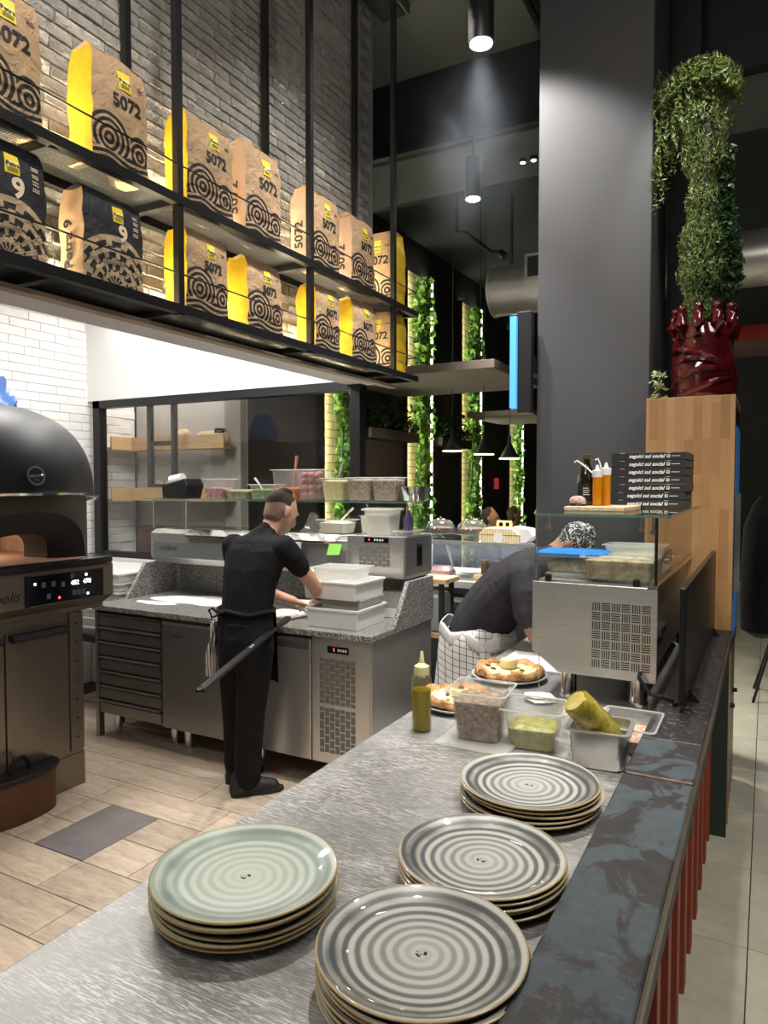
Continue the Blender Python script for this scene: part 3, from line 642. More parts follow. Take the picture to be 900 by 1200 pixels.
# spandrel above the mouth arch, bulging to the drum radius
sp = []
for k in range(M_ + 1):
    y, z = arco[k]; xx = CX + math.sqrt(.675 ** 2 - min(.43, abs(y - CY)) ** 2); sp.append(((xx, y, z), (xx, y, 1.73)))
dd.add([p for q in sp for p in q], [(2 * k, 2 * k + 2, 2 * k + 3, 2 * k + 1) for k in range(M_)])
dd.build('oven_drum', mat('drum_metal', (.09, .075, .062), .45, .5), ov)
ar = B(); vv = []
for k in range(M_ + 1):
    yo, zo = arco[k]; yi, zi = arc[k]; xo = CX + math.sqrt(.675 ** 2 - min(.43, abs(yo - CY)) ** 2)
    vv += [(xo, yo, zo), (xo - .10, yi, zi), (xo - .30, yi, zi)]
fs = []
for k in range(M_):
    for c in range(2): fs.append((3 * k + c, 3 * k + 3 + c, 3 * k + 4 + c, 3 * k + 1 + c))
ar.add(vv, fs); ar.build('mouth_arch', blackm, ov)
ins = B(); cells = []
back = B().prism([(CY - .5, 1.331), (CY + .5, 1.331), (CY + .42, 1.56), (CY, 1.63), (CY - .42, 1.56)], CX - .52, CX - .48, 'x').build('oven_back_wall', firebrick, ov)
fl = B().box(CX - .5, CX + .55, CY - .42, CY + .42, 1.331, 1.336).build('baking_floor', firebrick, ov)
for s_ in (-1, 1): B().box(CX - .5, CX + .42, CY + s_ * .46, CY + s_ * .50, 1.331, 1.6).build('oven_side_wall', firebrick, ov)
point((-3.9, 2.33, 1.50), 4, .05, (1, .72, .48))
# dome hood
pr = []
for k in range(17):
    a = PI / 2 * k / 16; pr.append((.715 * math.cos(a) ** .60 if k < 16 else .001, .56 * math.sin(a) ** .85))
hood = B(); n = 56
def tilt(x, y, z): return z + .075 * max(-1, min(1, (x - CX) / .7)) * max(0, 1 - (z - 1.63) / .5)
hood.rings([[(CX + r * math.cos(2 * PI * k / n), CY + r * math.sin(2 * PI * k / n), tilt(CX + r * math.cos(2 * PI * k / n), 0, 1.635 + z)) for k in range(n)] for r, z in [(.70, -.012)] + pr])
hd = hood.build('dome_hood', domem, ov, smooth=True)
rimp = [(CX + .722 * math.cos(2 * PI * k / n), CY + .722 * math.sin(2 * PI * k / n)) for k in range(n)]
rm = B()
rr = []
for k in range(n):
    c_, s_ = math.cos(2 * PI * k / n), math.sin(2 * PI * k / n); zz = tilt(CX + .722 * c_, 0, 1.633)
    rr.append([(CX + r_ * c_, CY + r_ * s_, zz + dz) for r_, dz in ((.712, -.014), (.738, -.016), (.74, -.004), (.712, .004))])
rm.rings(rr, closed=True); rm.build('hood_rim', chrome, ov, smooth=True)
# round badge on the hood
bo = Vector((-3.240, 2.325, 1.79)); nb = Vector((.985, .0, .17)).normalized(); ub = Vector((0, 1, 0)); ub = (ub - nb * ub.dot(nb)).normalized(); vb = nb.cross(ub)
bd = B().cyl(bo - nb * .02, bo + nb * .008, .048, n=28).build('badge', mat('badge_silver', (.45, .43, .40), .35, .9), ov)
B().cyl(bo + nb * .008, bo + nb * .009, .041, n=28).build('badge_face', black, bd)
text('Moretti', .026, chrome, bd, bo + nb * .0105, ub + vb * .15, vb - ub * .15, shear=.3, bold=.0006)
text('FORNI', .012, chrome, bd, bo + nb * .0105 - vb * .023, ub, vb)
# ash bin on the floor before the oven
ab = thing('ash_bin', 'brown half round ash bin with black lid before the oven', 'bin', (-3.35, 2.35, 0))
hp = lambda s_: [(-3.478 + .14 * s_ * math.sin(PI * k / 16) ** .6, 2.33 - .215 * s_ * math.cos(PI * k / 16)) for k in range(17)]
B().prism(hp(1), .0, .215, 'z').build('bin_body', ashwood, ab); lid = B().prism(hp(1.09), .217, .245, 'z').build('lid', black, ab, bev=.006)
B().tube([(-3.42, 2.33 + .055 * math.cos(PI * k / 8), .245 + .075 * math.sin(PI * k / 8)) for k in range(9)], .011).build('handle', black, lid)
# blue plastic bag on the oven top
bb = B(); rs = []
for i in range(9):
    a = i / 8; z = 2.17 + .26 * a; r = .13 * (1 - .25 * a) * (1 + .2 * math.sin(5 * a))
    rs.append([(-4.45 + r * (1 + .12 * math.sin(5 * k + i)) * math.cos(2 * PI * k / 20), 2.9 + r * 1.0 * (1 + .1 * math.cos(3 * k + 2 * i)) * math.sin(2 * PI * k / 20), z + .02 * math.sin(4 * k)) for k in range(20)])
bb.rings(rs); tag(bb.build('plastic_bag', bluebag, smooth=True), 'crumpled blue plastic bag standing behind the oven dome', 'plastic bag')
B().box(-5.0, -4.25, 2.6, 3.05, 1.33, 2.168).build('flue_case', black, ov, bev=.01)
# ---------------------------------------------------------------- refrigerated prep counter
pc = thing('prep_counter', 'stainless refrigerated pizza counter with speckled granite top', 'counter', (-3.0, 3.75, 0))
YF = 3.36
B().box(-4.06, -1.895, YF + .02, 4.14, .165, .885).build('carcass', darksteel, pc)
B().box(-1.897, -1.886, YF + .006, 4.14, .165, .885).build('side_panel', steel, pc)
B().box(-4.075, -4.045, YF - .004, YF + .04, .0, .885).build('left_post', darksteel, pc)
for k in range(7):
    z = .178 + k * .1005
    d = B().box(-4.04, -3.462, YF, YF + .02, z, z + .066).build('drawer', darksteel, pc, bev=.002)
    B().prism([(YF - .002, z + .072), (YF - .014, z + .078), (YF - .014, z + .084), (YF + .012, z + .092), (YF + .02, z + .066)], -4.04, -3.462, 'x').build('grip_rail', darksteel, d)
for x0, x1 in ((-3.445, -2.86), (-2.85, -2.285)):
    d = B().box(x0, x1, YF - .004, YF + .02, .165, .862).build('door', darksteel if x0 < -3 else steel, pc, bev=.004)
    B().prism([(YF - .004, .862), (YF - .012, .845), (YF - .004, .80)], x0 + .01, x1 - .01, 'x').build('grip_lip', darksteel, d)
    if x0 < -3: text('coldline', .034, mat('embossed_grey', (.10, .10, .10), .4, .6), d, (-3.31, YF - .0055, .775), (1, 0, 0), (0, 0, 1))
# compressor panel with two woven vents
vp = B().box(-2.275, -1.897, YF - .002, YF + .02, .165, .885).build('compressor_panel', steel, pc, bev=.002)
def weave(x0, x1, z0, z1, y, nx, nz, m, parent, name='vent_weave', gap=.16):
    bb = B(); cw = (x1 - x0) / nx; chh = (z1 - z0) / nz
    for i in range(nx):
        for j in range(nz):
            sh_ = .12 * ((i + j) % 2 * 2 - 1)
            a0 = x0 + (i + gap / 2) * cw; a1 = x0 + (i + 1 - gap / 2) * cw; b0 = z0 + (j + gap / 2 + sh_ * .5) * chh; b1 = z0 + (j + 1 - gap / 2 + sh_ * .5) * chh
            bb.box(a0, a1, y - .0015, y, b0, b1)
    return bb.build(name, m, parent)
ventgrey = mat('vent_grey', (.17, .165, .15), .55, .4)
weave(-2.225, -1.985, .505, .765, YF - .002, 7, 10, ventgrey, vp); weave(-2.225, -1.985, .225, .485, YF - .002, 7, 10, ventgrey, vp)
dsp = B().box(-2.17, -2.03, YF - .005, YF - .001, .80, .838).build('thermostat', dispblk, vp)
text('5', .024, ledred, dsp, (-2.125, YF - .0065, .819), (1, 0, 0), (0, 0, 1), name='red_digit'); 
for k in range(4): B().box(-2.10 + k * .016, -2.09 + k * .016, YF - .0056, YF - .005, .812, .826).build('key', whiteink, dsp)
for x, y in ((-4.0, 3.48), (-3.476, 3.50), (-3.34, 3.485), (-2.75, 3.5), (-2.05, 3.45), (-4.0, 4.05), (-2.05, 4.05)): B().lathe([(.024, 0), (.024, .05), (.03, .055), (.03, .165)], (x, y, 0), 14).build('foot', chrome, pc, smooth=True)
B().box(-4.085, -1.875, YF - .02, 4.15, .885, .92).build('granite_top', granite, pc, bev=.004)
sp_ = lambda x0, x1: B().prism([(3.62, .92), (4.15, .92), (4.15, 1.165), (3.80, 1.165)], x0, x1, 'x')
sp_(-4.085, -4.055).build('granite_side', granite, pc, bev=.003); sp_(-1.905, -1.875).build('granite_side', granite, pc, bev=.003)
B().box(-4.055, -1.905, 4.12, 4.15, .92, 1.165).build('granite_back', granite, pc)
# ---------------------------------------------------------------- saladette (topping fridge) on the granite upstand
sd = thing('topping_fridge', 'long stainless topping fridge with glass shelf on the granite counter', 'refrigerator', (-3.0, 4.0, 1.165))
YS = 3.83
prof = [(YS, 1.215), (YS + .05, 1.165), (4.22, 1.165), (4.22, 1.415), (YS + .05, 1.415), (YS, 1.39)]
B().prism(prof, -4.03, -2.325, 'x').build('body', steelh, sd, bev=.003)
B().box(-4.0, -2.33, YS - .006, YS + .002, 1.215, 1.33).build('front_panel', mat('grey_front', (.25, .255, .26), .45, .6), sd)
B().prism([(YS - .028, 1.372), (YS + .03, 1.412), (YS + .03, 1.424), (YS - .03, 1.386)], -3.66, -2.40, 'x').build('lid_edge', chrome, sd)
for k in range(9): 
    x0 = -3.93 + k * .178; B().box(x0, x0 + .168, YS + .06, 4.18, 1.417, 1.428).build('steel_lid', chrome, sd, bev=.003)
text('coldline', .055, mat('embossed_dark', (.07, .07, .07), .4, .5), sd, (-3.85, YS - .0075, 1.285), (1, 0, 0), (0, 0, 1))
B().prism([(YS, 1.175), (YS + .03, 1.165), (4.22, 1.165), (4.22, 1.43), (YS, 1.43)], -2.325, -1.925, 'x').build('compressor_box', steelh, sd, bev=.004)
weave(-2.24, -2.02, 1.24, 1.37, YS - .0005, 8, 5, ventgrey, sd)
dsp = B().box(-2.20, -2.03, YS - .004, YS, 1.39, 1.42).build('thermostat', dispblk, sd); text('4', .022, ledred, dsp, (-2.165, YS - .0055, 1.405), (1, 0, 0), (0, 0, 1), name='red_digit')
for k in range(4): B().box(-2.13 + k * .018, -2.12 + k * .018, YS - .0048, YS - .004, 1.399, 1.411).build('key', whiteink, dsp)
B().box(-1.925, -1.915, YS + .01, 4.21, 1.19, 1.42).build('dark_side', darksteel, sd); B().box(-1.915, -1.912, 3.98, 4.06, 1.235, 1.38).build('side_window', chrome, sd)
gs = B().box(-4.14, -1.84, 3.86, 4.17, 1.632, 1.640).build('glass_shelf', glass, sd); B().box(-4.14, -1.84, 3.855, 3.861, 1.631, 1.641).build('shelf_edge', glass_green, gs)
for x in (-4.06, -1.93): B().box(x, x + .006, 3.88, 4.17, 1.43, 1.632).build('glass_side', glass, sd); 
B().box(-4.06, -1.924, 4.16, 4.166, 1.43, 1.632).build('rear_glass', glass, sd)
for x in (-4.055, -1.93, -3.73): B().cyl((x, 3.885, 1.415), (x, 3.885, 1.632), .005, n=8).build('support_rod', chrome, sd)
# ---------------------------------------------------------------- containers
def gn(name, label, cat, cx, cy, z, w, d, h, m, fill=None, fm=None, rz=0, taper=.86, lid=None, rim=.012, group=None, extra=None, th=.003):
    T = thing(name, label, cat, (cx, cy, z), rz, group, local=True)
    def rr(a, c, zz, r=.018):
        o = []
        for sx, sy, a0 in ((1, 1, 0), (-1, 1, PI / 2), (-1, -1, PI), (1, -1, 1.5 * PI)):
            for k in range(5): an = a0 + PI / 2 * k / 4; o.append((sx * (a / 2 - r) + r * math.cos(an), sy * (c / 2 - r) + r * math.sin(an), zz))
        return o
    B().rings([rr(w * taper, d * taper, 0), rr(w, d, h - .004), rr(w + 2 * rim, d + 2 * rim, h - .002), rr(w + 2 * rim, d + 2 * rim, h), rr(w - 2 * th, d - 2 * th, h), rr(w * taper - 2 * th, d * taper - 2 * th, th)]).build('tub', m, T, smooth=True)
    if m is plastic: B().rings([rr(w + 2 * rim, d + 2 * rim, h - .003), rr(w + 2 * rim + .002, d + 2 * rim + .002, h - .001), rr(w + 2 * rim, d + 2 * rim, h + .0012), rr(w + 2 * rim - .008, d + 2 * rim - .008, h + .0012), rr(w + 2 * rim - .008, d + 2 * rim - .008, h - .003)], closed=True).build('rim', milky, T)
    if fill:
        f = fill; wi = lambda q: (w * (taper + (1 - taper) * q) - 2 * th - .002, d * (taper + (1 - taper) * q) - 2 * th - .002)
        a = wi(0); c = wi(f)
        top = [(x * .6, y * .6, z_ + .012) for x, y, z_ in rr(*c, h * f)]
        B().rings([rr(*a, th + .001), rr(*c, h * f), top]).build('filling', fm, T, smooth=True)
    if lid: B().rings([rr(w + .03, d + .03, h + .001), rr(w + .03, d + .03, h + .010), rr(w - .01, d - .01, h + .014)]).build('lid', lid, T)
    if extra: extra(T)
    return T
def utensil(T, p0, p1, m, r=.006, name='spoon_handle'): B().tube([p0, ((p0[0] + p1[0]) / 2, (p0[1] + p1[1]) / 2, (p0[2] + p1[2]) / 2 + .004), p1], [r * .8, r, r * 1.5], 8).build(name, m, T, smooth=True)
ZG = 1.641; YG = 4.02
# receipt printer
rp = thing('receipt_printer', 'black receipt printer with white paper roll on the glass shelf', 'printer', (-3.9, YG, ZG))
B().prism([(-4.02, ZG), (-3.80, ZG), (-3.77, ZG + .10), (-3.80, ZG + .15), (-3.90, ZG + .125), (-4.03, ZG + .10)], YG - .08, YG + .1, 'y').build('case', black, rp, bev=.008)
B().cyl((-3.955, YG - .05, ZG + .135), (-3.84, YG - .05, ZG + .155), .035, n=16).build('paper_roll', whiteink, rp, smooth=True)
gn('plastic_tub', 'clear tub of chopped red onion beside the receipt printer', 'tub', -3.53, YG, ZG, .19, .16, .145, plastic, .5, redonion)
gn('plastic_tub', 'shallow clear tub of mixed greens on the glass shelf', 'tub', -3.315, YG, ZG, .20, .16, .068, plastic, .8, mottled('mixed_veg', (.10, .10, .03), (.25, .22, .06), (.45, .35, .2), 70))
gn('plastic_tub', 'low clear tub of chopped green herbs with a spoon', 'tub', -3.10, YG, ZG, .19, .16, .105, plastic, .6, greenveg, extra=lambda T: utensil(T, (-.03, 0, .06), (-.09, -.02, .15), white))
gn('plastic_tub', 'tall clear tub of orange sauce with wooden spoon', 'tub', -2.895, YG, ZG, .20, .17, .205, plastic, .36, oranges, extra=lambda T: utensil(T, (.02, 0, .06), (.055, 0, .30), mat('brown_spoon', (.42, .24, .14), .5), .008))
def onions(T):
    k = 0
    for zz in (.035, .082, .128, .165):
        for (a, c) in ((-.045, -.042), (.012, -.046), (.05, -.02), (-.03, .02), (.03, .035), (-.055, .04)):
            r = .027 + .004 * math.sin(k * 2.3); k += 1
            B().ell((a * (.85 + zz) + .004 * math.sin(k), c * (.9 + zz), zz), (r, r, r), 12, 8).build('small_onion', onion, T, smooth=True)
gn('plastic_tub', 'tall clear tub filled with small pink onions', 'tub', -2.70, YG, ZG, .175, .165, .205, plastic, extra=onions)
gn('plastic_tub', 'clear tub of yellow cream with a steel spoon', 'tub', -2.515, YG, ZG, .165, .155, .145, plastic, .85, lemon, extra=lambda T: utensil(T, (0, 0, .1), (.035, 0, .24), chrome))
gn('plastic_tub', 'clear tub of brown chopped nuts, left of the pair on the glass shelf', 'tub', -2.315, YG, ZG, .175, .16, .15, plastic, .86, mince)
gn('plastic_tub', 'clear tub of brown chopped nuts beside the steel bowl', 'tub', -2.13, YG, ZG, .175, .16, .15, plastic, .86, mince)
bw = thing('mixing_bowl', 'small empty steel bowl at the end of the glass shelf', 'bowl', (-1.95, YG, ZG)); B().lathe([(.062, 0), (.075, .004), (.10, .088), (.106, .09), (.098, .088), (.072, .008), (.001, .006)], (-1.945, YG, ZG), 32).build('bowl_wall', chrome, bw, smooth=True)
# on the saladette lids
gn('plastic_tub', 'wide clear tub of pale cream with tongs on the fridge lids', 'tub', -2.47, 3.95, 1.428, .21, .17, .09, plastic, .75, creamy, extra=lambda T: (utensil(T, (.0, 0, .06), (.10, .03, .17), chrome, .008, 'tongs'), utensil(T, (-.02, .02, .06), (-.11, .04, .16), plastic, .012, 'scoop')))
gn('plastic_tub', 'small tub of cream with lid lying behind the big white tub', 'tub', -2.26, 4.02, 1.431, .11, .11, .115, milky, .8, creamy, extra=lambda T: utensil(T, (0, 0, .1), (-.03, 0, .19), chrome))
gn('plastic_tub', 'big milky white tub with lid on the compressor box', 'tub', -2.12, 3.92, 1.431, .185, .165, .155, milky, .8, creamy, lid=milky)
sbx = thing('spray_bottle', 'purple labelled bottle behind the white tub', 'bottle', (-2.02, 4.06, 1.431)); B().lathe([(.03, 0), (.032, .01), (.032, .10), (.016, .13), (.014, .15), (.001, .15)], (-2.02, 4.08, 1.431), 16).build('bottle_body', mat('purple_label', (.16, .10, .30), .5), sbx, smooth=True)
gn('plastic_tray', 'flat clear plastic tray at the end of the compressor box', 'tray', -1.965, 3.97, 1.431, .10, .2, .03, plastic, taper=.95)
B2 = B(); 
pw = thing('plastic_wrap', 'crumpled clear plastic bag on the fridge lids', 'plastic bag', (-2.68, 4.02, 1.428))
for i in range(1): 
    B2.rings([[(-2.70 + .10 * (1 - .25 * q) * (1 + .3 * math.sin(k * 2.1 + q)) * math.cos(2 * PI * k / 14), 4.02 + .06 * (1 - .2 * q) * math.sin(2 * PI * k / 14), 1.43 + .03 * q * (1 + .5 * math.sin(k * 1.7))) for k in range(14)] for q in range(4)])
B2.build('wrap', plastic, pw)
nt = thing('sticky_note', 'bright green sticky note on the fridge lid edge', 'note', (-2.41, 3.795, 1.33)); B().add([(-2.455, 3.79, 1.300), (-2.36, 3.788, 1.305), (-2.345, 3.80, 1.372), (-2.44, 3.80, 1.372)], [(0, 1, 2, 3)]).add([(-2.455, 3.791, 1.300), (-2.36, 3.789, 1.305), (-2.345, 3.801, 1.372), (-2.44, 3.801, 1.372)], [(3, 2, 1, 0)]).build('paper', mat('green_note', (.28, .66, .10), .7), nt)
nt = thing('price_card', 'small white card hanging under the fridge lid', 'card', (-2.70, 3.8, 1.33)); cdm = B().box(-2.74, -2.655, 3.797, 3.799, 1.275, 1.372).build('card', whiteink, nt)
for k in range(4): B().box(-2.73, -2.675 - .01 * (k % 2), 3.7965, 3.797, 1.35 - k * .018, 1.353 - k * .018).build('print_line', ink, cdm)
# flour on the granite, dough with cheese, steel bowl
fb_ = B(); N = 40
def blob(cx, cy, rx, ry, z, hgt, seed, n=40, m=7, ang=0):
    r = random.Random(seed); ph = [r.uniform(0, 6) for _ in range(5)]; rs = []
    for j in range(m):
        q = j / (m - 1); f = 1 - q * .97; ring = []
        for k in range(n):
            a = 2 * PI * k / n; w_ = 1 + .14 * math.sin(2 * a + ph[0]) + .09 * math.sin(3 * a + ph[1]) + .05 * math.sin(7 * a + ph[2])
            x = rx * f * w_ * math.cos(a); y = ry * f * w_ * math.sin(a)
            ring.append((cx + x * math.cos(ang) - y * math.sin(ang), cy + x * math.sin(ang) + y * math.cos(ang), z + hgt * (q ** .6) * (1 + .25 * math.sin(3 * a + j + ph[3]))))
        rs.append(ring)
    return B().rings(rs)
o = stuff(blob(-3.55, 3.82, .34, .19, .9203, .012, 3).build('spilled_flour', flour, smooth=True)); tag(o, 'white flour spread over the granite worktop', 'flour')
o = stuff(blob(-3.75, 3.60, .16, .06, .9203, .006, 8).build('flour_patch', flour, smooth=True)); tag(o, 'thin flour dusting at the left granite front', 'flour')
o = stuff(blob(-3.10, 3.80, .16, .12, .9203, .005, 9).build('flour_patch', flour, smooth=True)); tag(o, 'thin flour dusting behind the cook in the black shirt', 'flour')
bw = thing('mixing_bowl', 'steel bowl with tools before the cook', 'bowl', (-2.62, 3.86, .92)); B().lathe([(.08, 0), (.10, .006), (.135, .085), (.142, .087), (.132, .083), (.096, .012), (.001, .01)], (-2.62, 3.90, .921), 36).build('bowl_wall', chrome, bw, smooth=True)
B().lathe([(.04, .0), (.042, .02), (.02, .05), (.018, .07), (.001, .075)], (-2.62, 3.88, .935), 16).build('dispenser', chrome, bw, smooth=True)
pz = thing('pizza_peel', 'long black pizza peel with its handle sticking out past the counter', 'peel', (-2.6, 3.6, .93))
hp0, hp1 = Vector((-2.56, 3.52, .938)), Vector((-1.955, 2.10, .935))
dv = (hp1 - hp0).normalized(); sv = Vector((dv.y, -dv.x, 0)) * .019
B().rings([[hp0 - sv - Vector((0, 0, .008)), hp0 + sv - Vector((0, 0, .008)), hp0 + sv + Vector((0, 0, .008)), hp0 - sv + Vector((0, 0, .008))], [hp1 - sv - Vector((0, 0, .008)), hp1 + sv - Vector((0, 0, .008)), hp1 + sv + Vector((0, 0, .008)), hp1 - sv + Vector((0, 0, .008))]]).build('handle', black, pz, bev=.005)
eb = B(); eb.tube([hp1 - dv * .012 + sv * math.cos(2 * PI * k / 12) * .7 + dv * .02 * math.sin(2 * PI * k / 12) + Vector((0, 0, .009)) for k in range(13)], .0025, 6); eb.build('hanging_eye', chrome, pz)
B().prism([(-2.90, 3.60), (-2.72, 3.44), (-2.58, 3.49), (-2.53, 3.53), (-2.52, 3.70), (-2.60, 3.85), (-2.80, 3.86), (-2.90, 3.75)], .923, .9285, 'z').build('blade', darksteel, pz)
mid = hp0.lerp(hp1, .52); text('gi.metal', .02, whiteink, pz, mid + Vector((0, 0, .0085)), -dv, Vector((dv.y, -dv.x, 0)))
o = stuff(blob(-2.68, 3.66, .15, .11, .929, .022, 5).build('grated_cheese', cheese, smooth=True)); tag(o, 'raw dough round covered in grated cheese on the peel', 'dough')
# white dough boxes
def dough_box(label, cx, cy, z, w, d, h, rz=0): 
    T = thing('dough_box', label, 'box', (cx, cy, z), rz, 'white boxes at the counter end', local=True); w2, d2 = w / 2, d / 2
    q = lambda e, zz: [(-w2 + e, -d2 + e, zz), (w2 - e, -d2 + e, zz), (w2 - e, d2 - e, zz), (-w2 + e, d2 - e, zz)]
    B().rings([q(.008, 0), q(.003, h * .85), q(-.006, h * .86), q(-.006, h), q(.004, h), q(.012, .008)]).build('box_body', white, T, bev=.003); return T
b1 = dough_box('lower white dough box standing on the granite end', -2.19, 3.60, .921, .34, .36, .115, .03)
gn('plastic_tub', 'wrapped tub of pale dough between the two white boxes', 'tub', -2.17, 3.62, .935, .28, .27, .15, milky, .9, creamy)
dough_box('upper white dough box resting on the wrapped tub', -2.20, 3.59, 1.087, .36, .33, .105, -.02)
gn('plastic_tub', 'empty white tub on top of the box pile', 'tub', -2.22, 3.60, 1.193, .29, .22, .068, milky, rz=.08, taper=.88)
gn('plastic_tub', 'clear tub of grated cheese behind the white boxes', 'tub', -2.06, 3.98, .98, .26, .2, .10, milky, .8, cheese)
tag(B().box(-2.17, -1.93, 3.88, 4.10, .921, .978).build('dough_box', white, bev=.004), 'low white box under the cheese tub by the granite side', 'box', 'white boxes at the counter end')
# stacked trays between oven and counter
for k in range(7):
    z = .62 + k * .068
    T = thing('dough_tray', ['bottom', 'second', 'third', 'fourth', 'fifth', 'sixth', 'topmost'][k] + ' white tray of the pile behind the oven' + (', counted from below' if 0 < k < 6 else ''), 'tray', (-4.55, 3.95, z), group='white trays behind the oven')
    q = lambda e, zz: [(-4.95 + e, 3.62 + e, zz), (-4.14 - e, 3.62 + e, zz), (-4.14 - e, 4.22 - e, zz), (-4.95 + e, 4.22 - e, zz)]
    B().rings([q(.015, z), q(.004, z + .05), q(-.006, z + .052), q(-.006, z + .064), q(.008, z + .064), q(.02, z + .01)]).build('tray_body', white, T)
tr = thing('tray_stand', 'dark metal stand under the white trays beside the oven', 'stand', (-4.55, 3.9, 0)); B().box(-4.98, -4.12, 3.6, 4.24, .57, .619).build('stand_top', black, tr)
for x in (-4.95, -4.15):
    for y in (3.63, 4.21): B().box(x - .02, x + .02, y - .02, y + .02, 0, .57).build('leg', black, tr)
tag(B().tube([(-4.35, 4.22, 1.20), (-4.22, 4.15, 1.17), (-4.12, 4.2, 1.12), (-4.05, 4.24, 1.18)], .005).build('power_cable', white), 'white cable lying along the wall behind the trays', 'cable')
# ---------------------------------------------------------------- figures
def loft(secs, n=18):
    """closed loft through elliptical sections (centre, half axis a, half axis b) with domed ends"""
    secs = [(Vector(c), Vector(a), Vector(b)) for c, a, b in secs]; rs = []
    def ring(c, a, b, s): return [c + a * (s * math.cos(2 * PI * k / n)) + b * (s * math.sin(2 * PI * k / n)) for k in range(n)]
    c, a, b = secs[0]; d = (secs[0][0] - secs[1][0]).normalized(); r = min(a.length, b.length) * .8
    for t in (1.0, .66, .33): rs.append(ring(c + d * (r * math.sin(t * PI / 2)), a, b, max(.08, math.cos(t * PI / 2))))
    for s in secs: rs.append(ring(*s, 1))
    c, a, b = secs[-1]; d = (secs[-1][0] - secs[-2][0]).normalized(); r = min(a.length, b.length) * .8
    for t in (.33, .66, 1.0): rs.append(ring(c + d * (r * math.sin(t * PI / 2)), a, b, max(.08, math.cos(t * PI / 2))))
    return rs
def limb(pts, side=Vector((1, 0, 0)), flat=1.0):
    """sections for a limb: pts = [(centre, radius)], round or flattened"""
    out = []
    P_ = [Vector(p) for p, r in pts]
    for i, (p, r) in enumerate(pts):
        d = (P_[min(i + 1, len(P_) - 1)] - P_[max(0, i - 1)]).normalized(); a = side - d * side.dot(d)
        if a.length < .1: a = Vector((0, 1, 0)) - d * d.y
        a.normalize(); b = d.cross(a); out.append((Vector(p), a * r, b * (r * flat)))
    return out
def figure(parent, prims, mats, voxel=.008, smooth=6, name='body'):
    bb = B()
    for tg, secs in prims: bb.rings(loft(secs))
    me = bpy.data.meshes.new('src'); me.from_pydata([tuple(v) for v in bb.v], [], bb.f)
    bm = bmesh.new(); bm.from_mesh(me); bmesh.ops.recalc_face_normals(bm, faces=bm.faces[:]); bm.to_mesh(me); bm.free()
    o = bpy.data.objects.new('src', me); COL.objects.link(o)
    m = o.modifiers.new('r', 'REMESH'); m.mode = 'VOXEL'; m.voxel_size = voxel; m.use_smooth_shade = True
    m = o.modifiers.new('s', 'SMOOTH'); m.iterations = smooth; m.factor = .5
    dg = bpy.context.evaluated_depsgraph_get(); dg.update(); out = bpy.data.meshes.new_from_object(o.evaluated_get(dg)); COL.objects.unlink(o); bpy.data.objects.remove(o)
    nf = len(out.polygons); cen = np.zeros(nf * 3); out.polygons.foreach_get('center', cen); cen = cen.reshape(-1, 3)
    best = np.full(nf, 1e9); ti = np.zeros(nf, int); keys = list(mats.keys())
    for tg, secs in prims:
        for (c0, a0, b0), (c1, a1, b1) in zip(secs[:-1], secs[1:]):
            c0, a0, b0, c1, a1, b1 = [np.array(v) for v in (c0, a0, b0, c1, a1, b1)]
            d = c1 - c0; L = d @ d; t = ((cen - c0) @ d) / L; tc = np.clip(t, 0, 1)[:, None]
            a = a0 + (a1 - a0) * tc; b = b0 + (b1 - b0) * tc; v = cen - (c0 + d * tc)
            ra = np.linalg.norm(a, axis=1); rb = np.linalg.norm(b, axis=1)
            va = np.sum(v * a, 1) / ra ** 2; vb = np.sum(v * b, 1) / rb ** 2; ax = (v @ d) / math.sqrt(L) / np.minimum(ra, rb)
            val = np.sqrt(va ** 2 + vb ** 2 + ax ** 2)
            k = val < best; best[k] = val[k]; ti[k] = keys.index(tg)
    out.materials.clear()
    for k in keys: out.materials.append(mats[k])
    out.polygons.foreach_set('material_index', ti.astype(np.int32)); out.polygons.foreach_set('use_smooth', [True] * nf); out.update()
    return link(name, out, parent)
def frame(fwd, up):
    f = Vector(fwd).normalized(); u = Vector(up); u = (u - f * u.dot(f)).normalized(); r = f.cross(u); return f, u, r
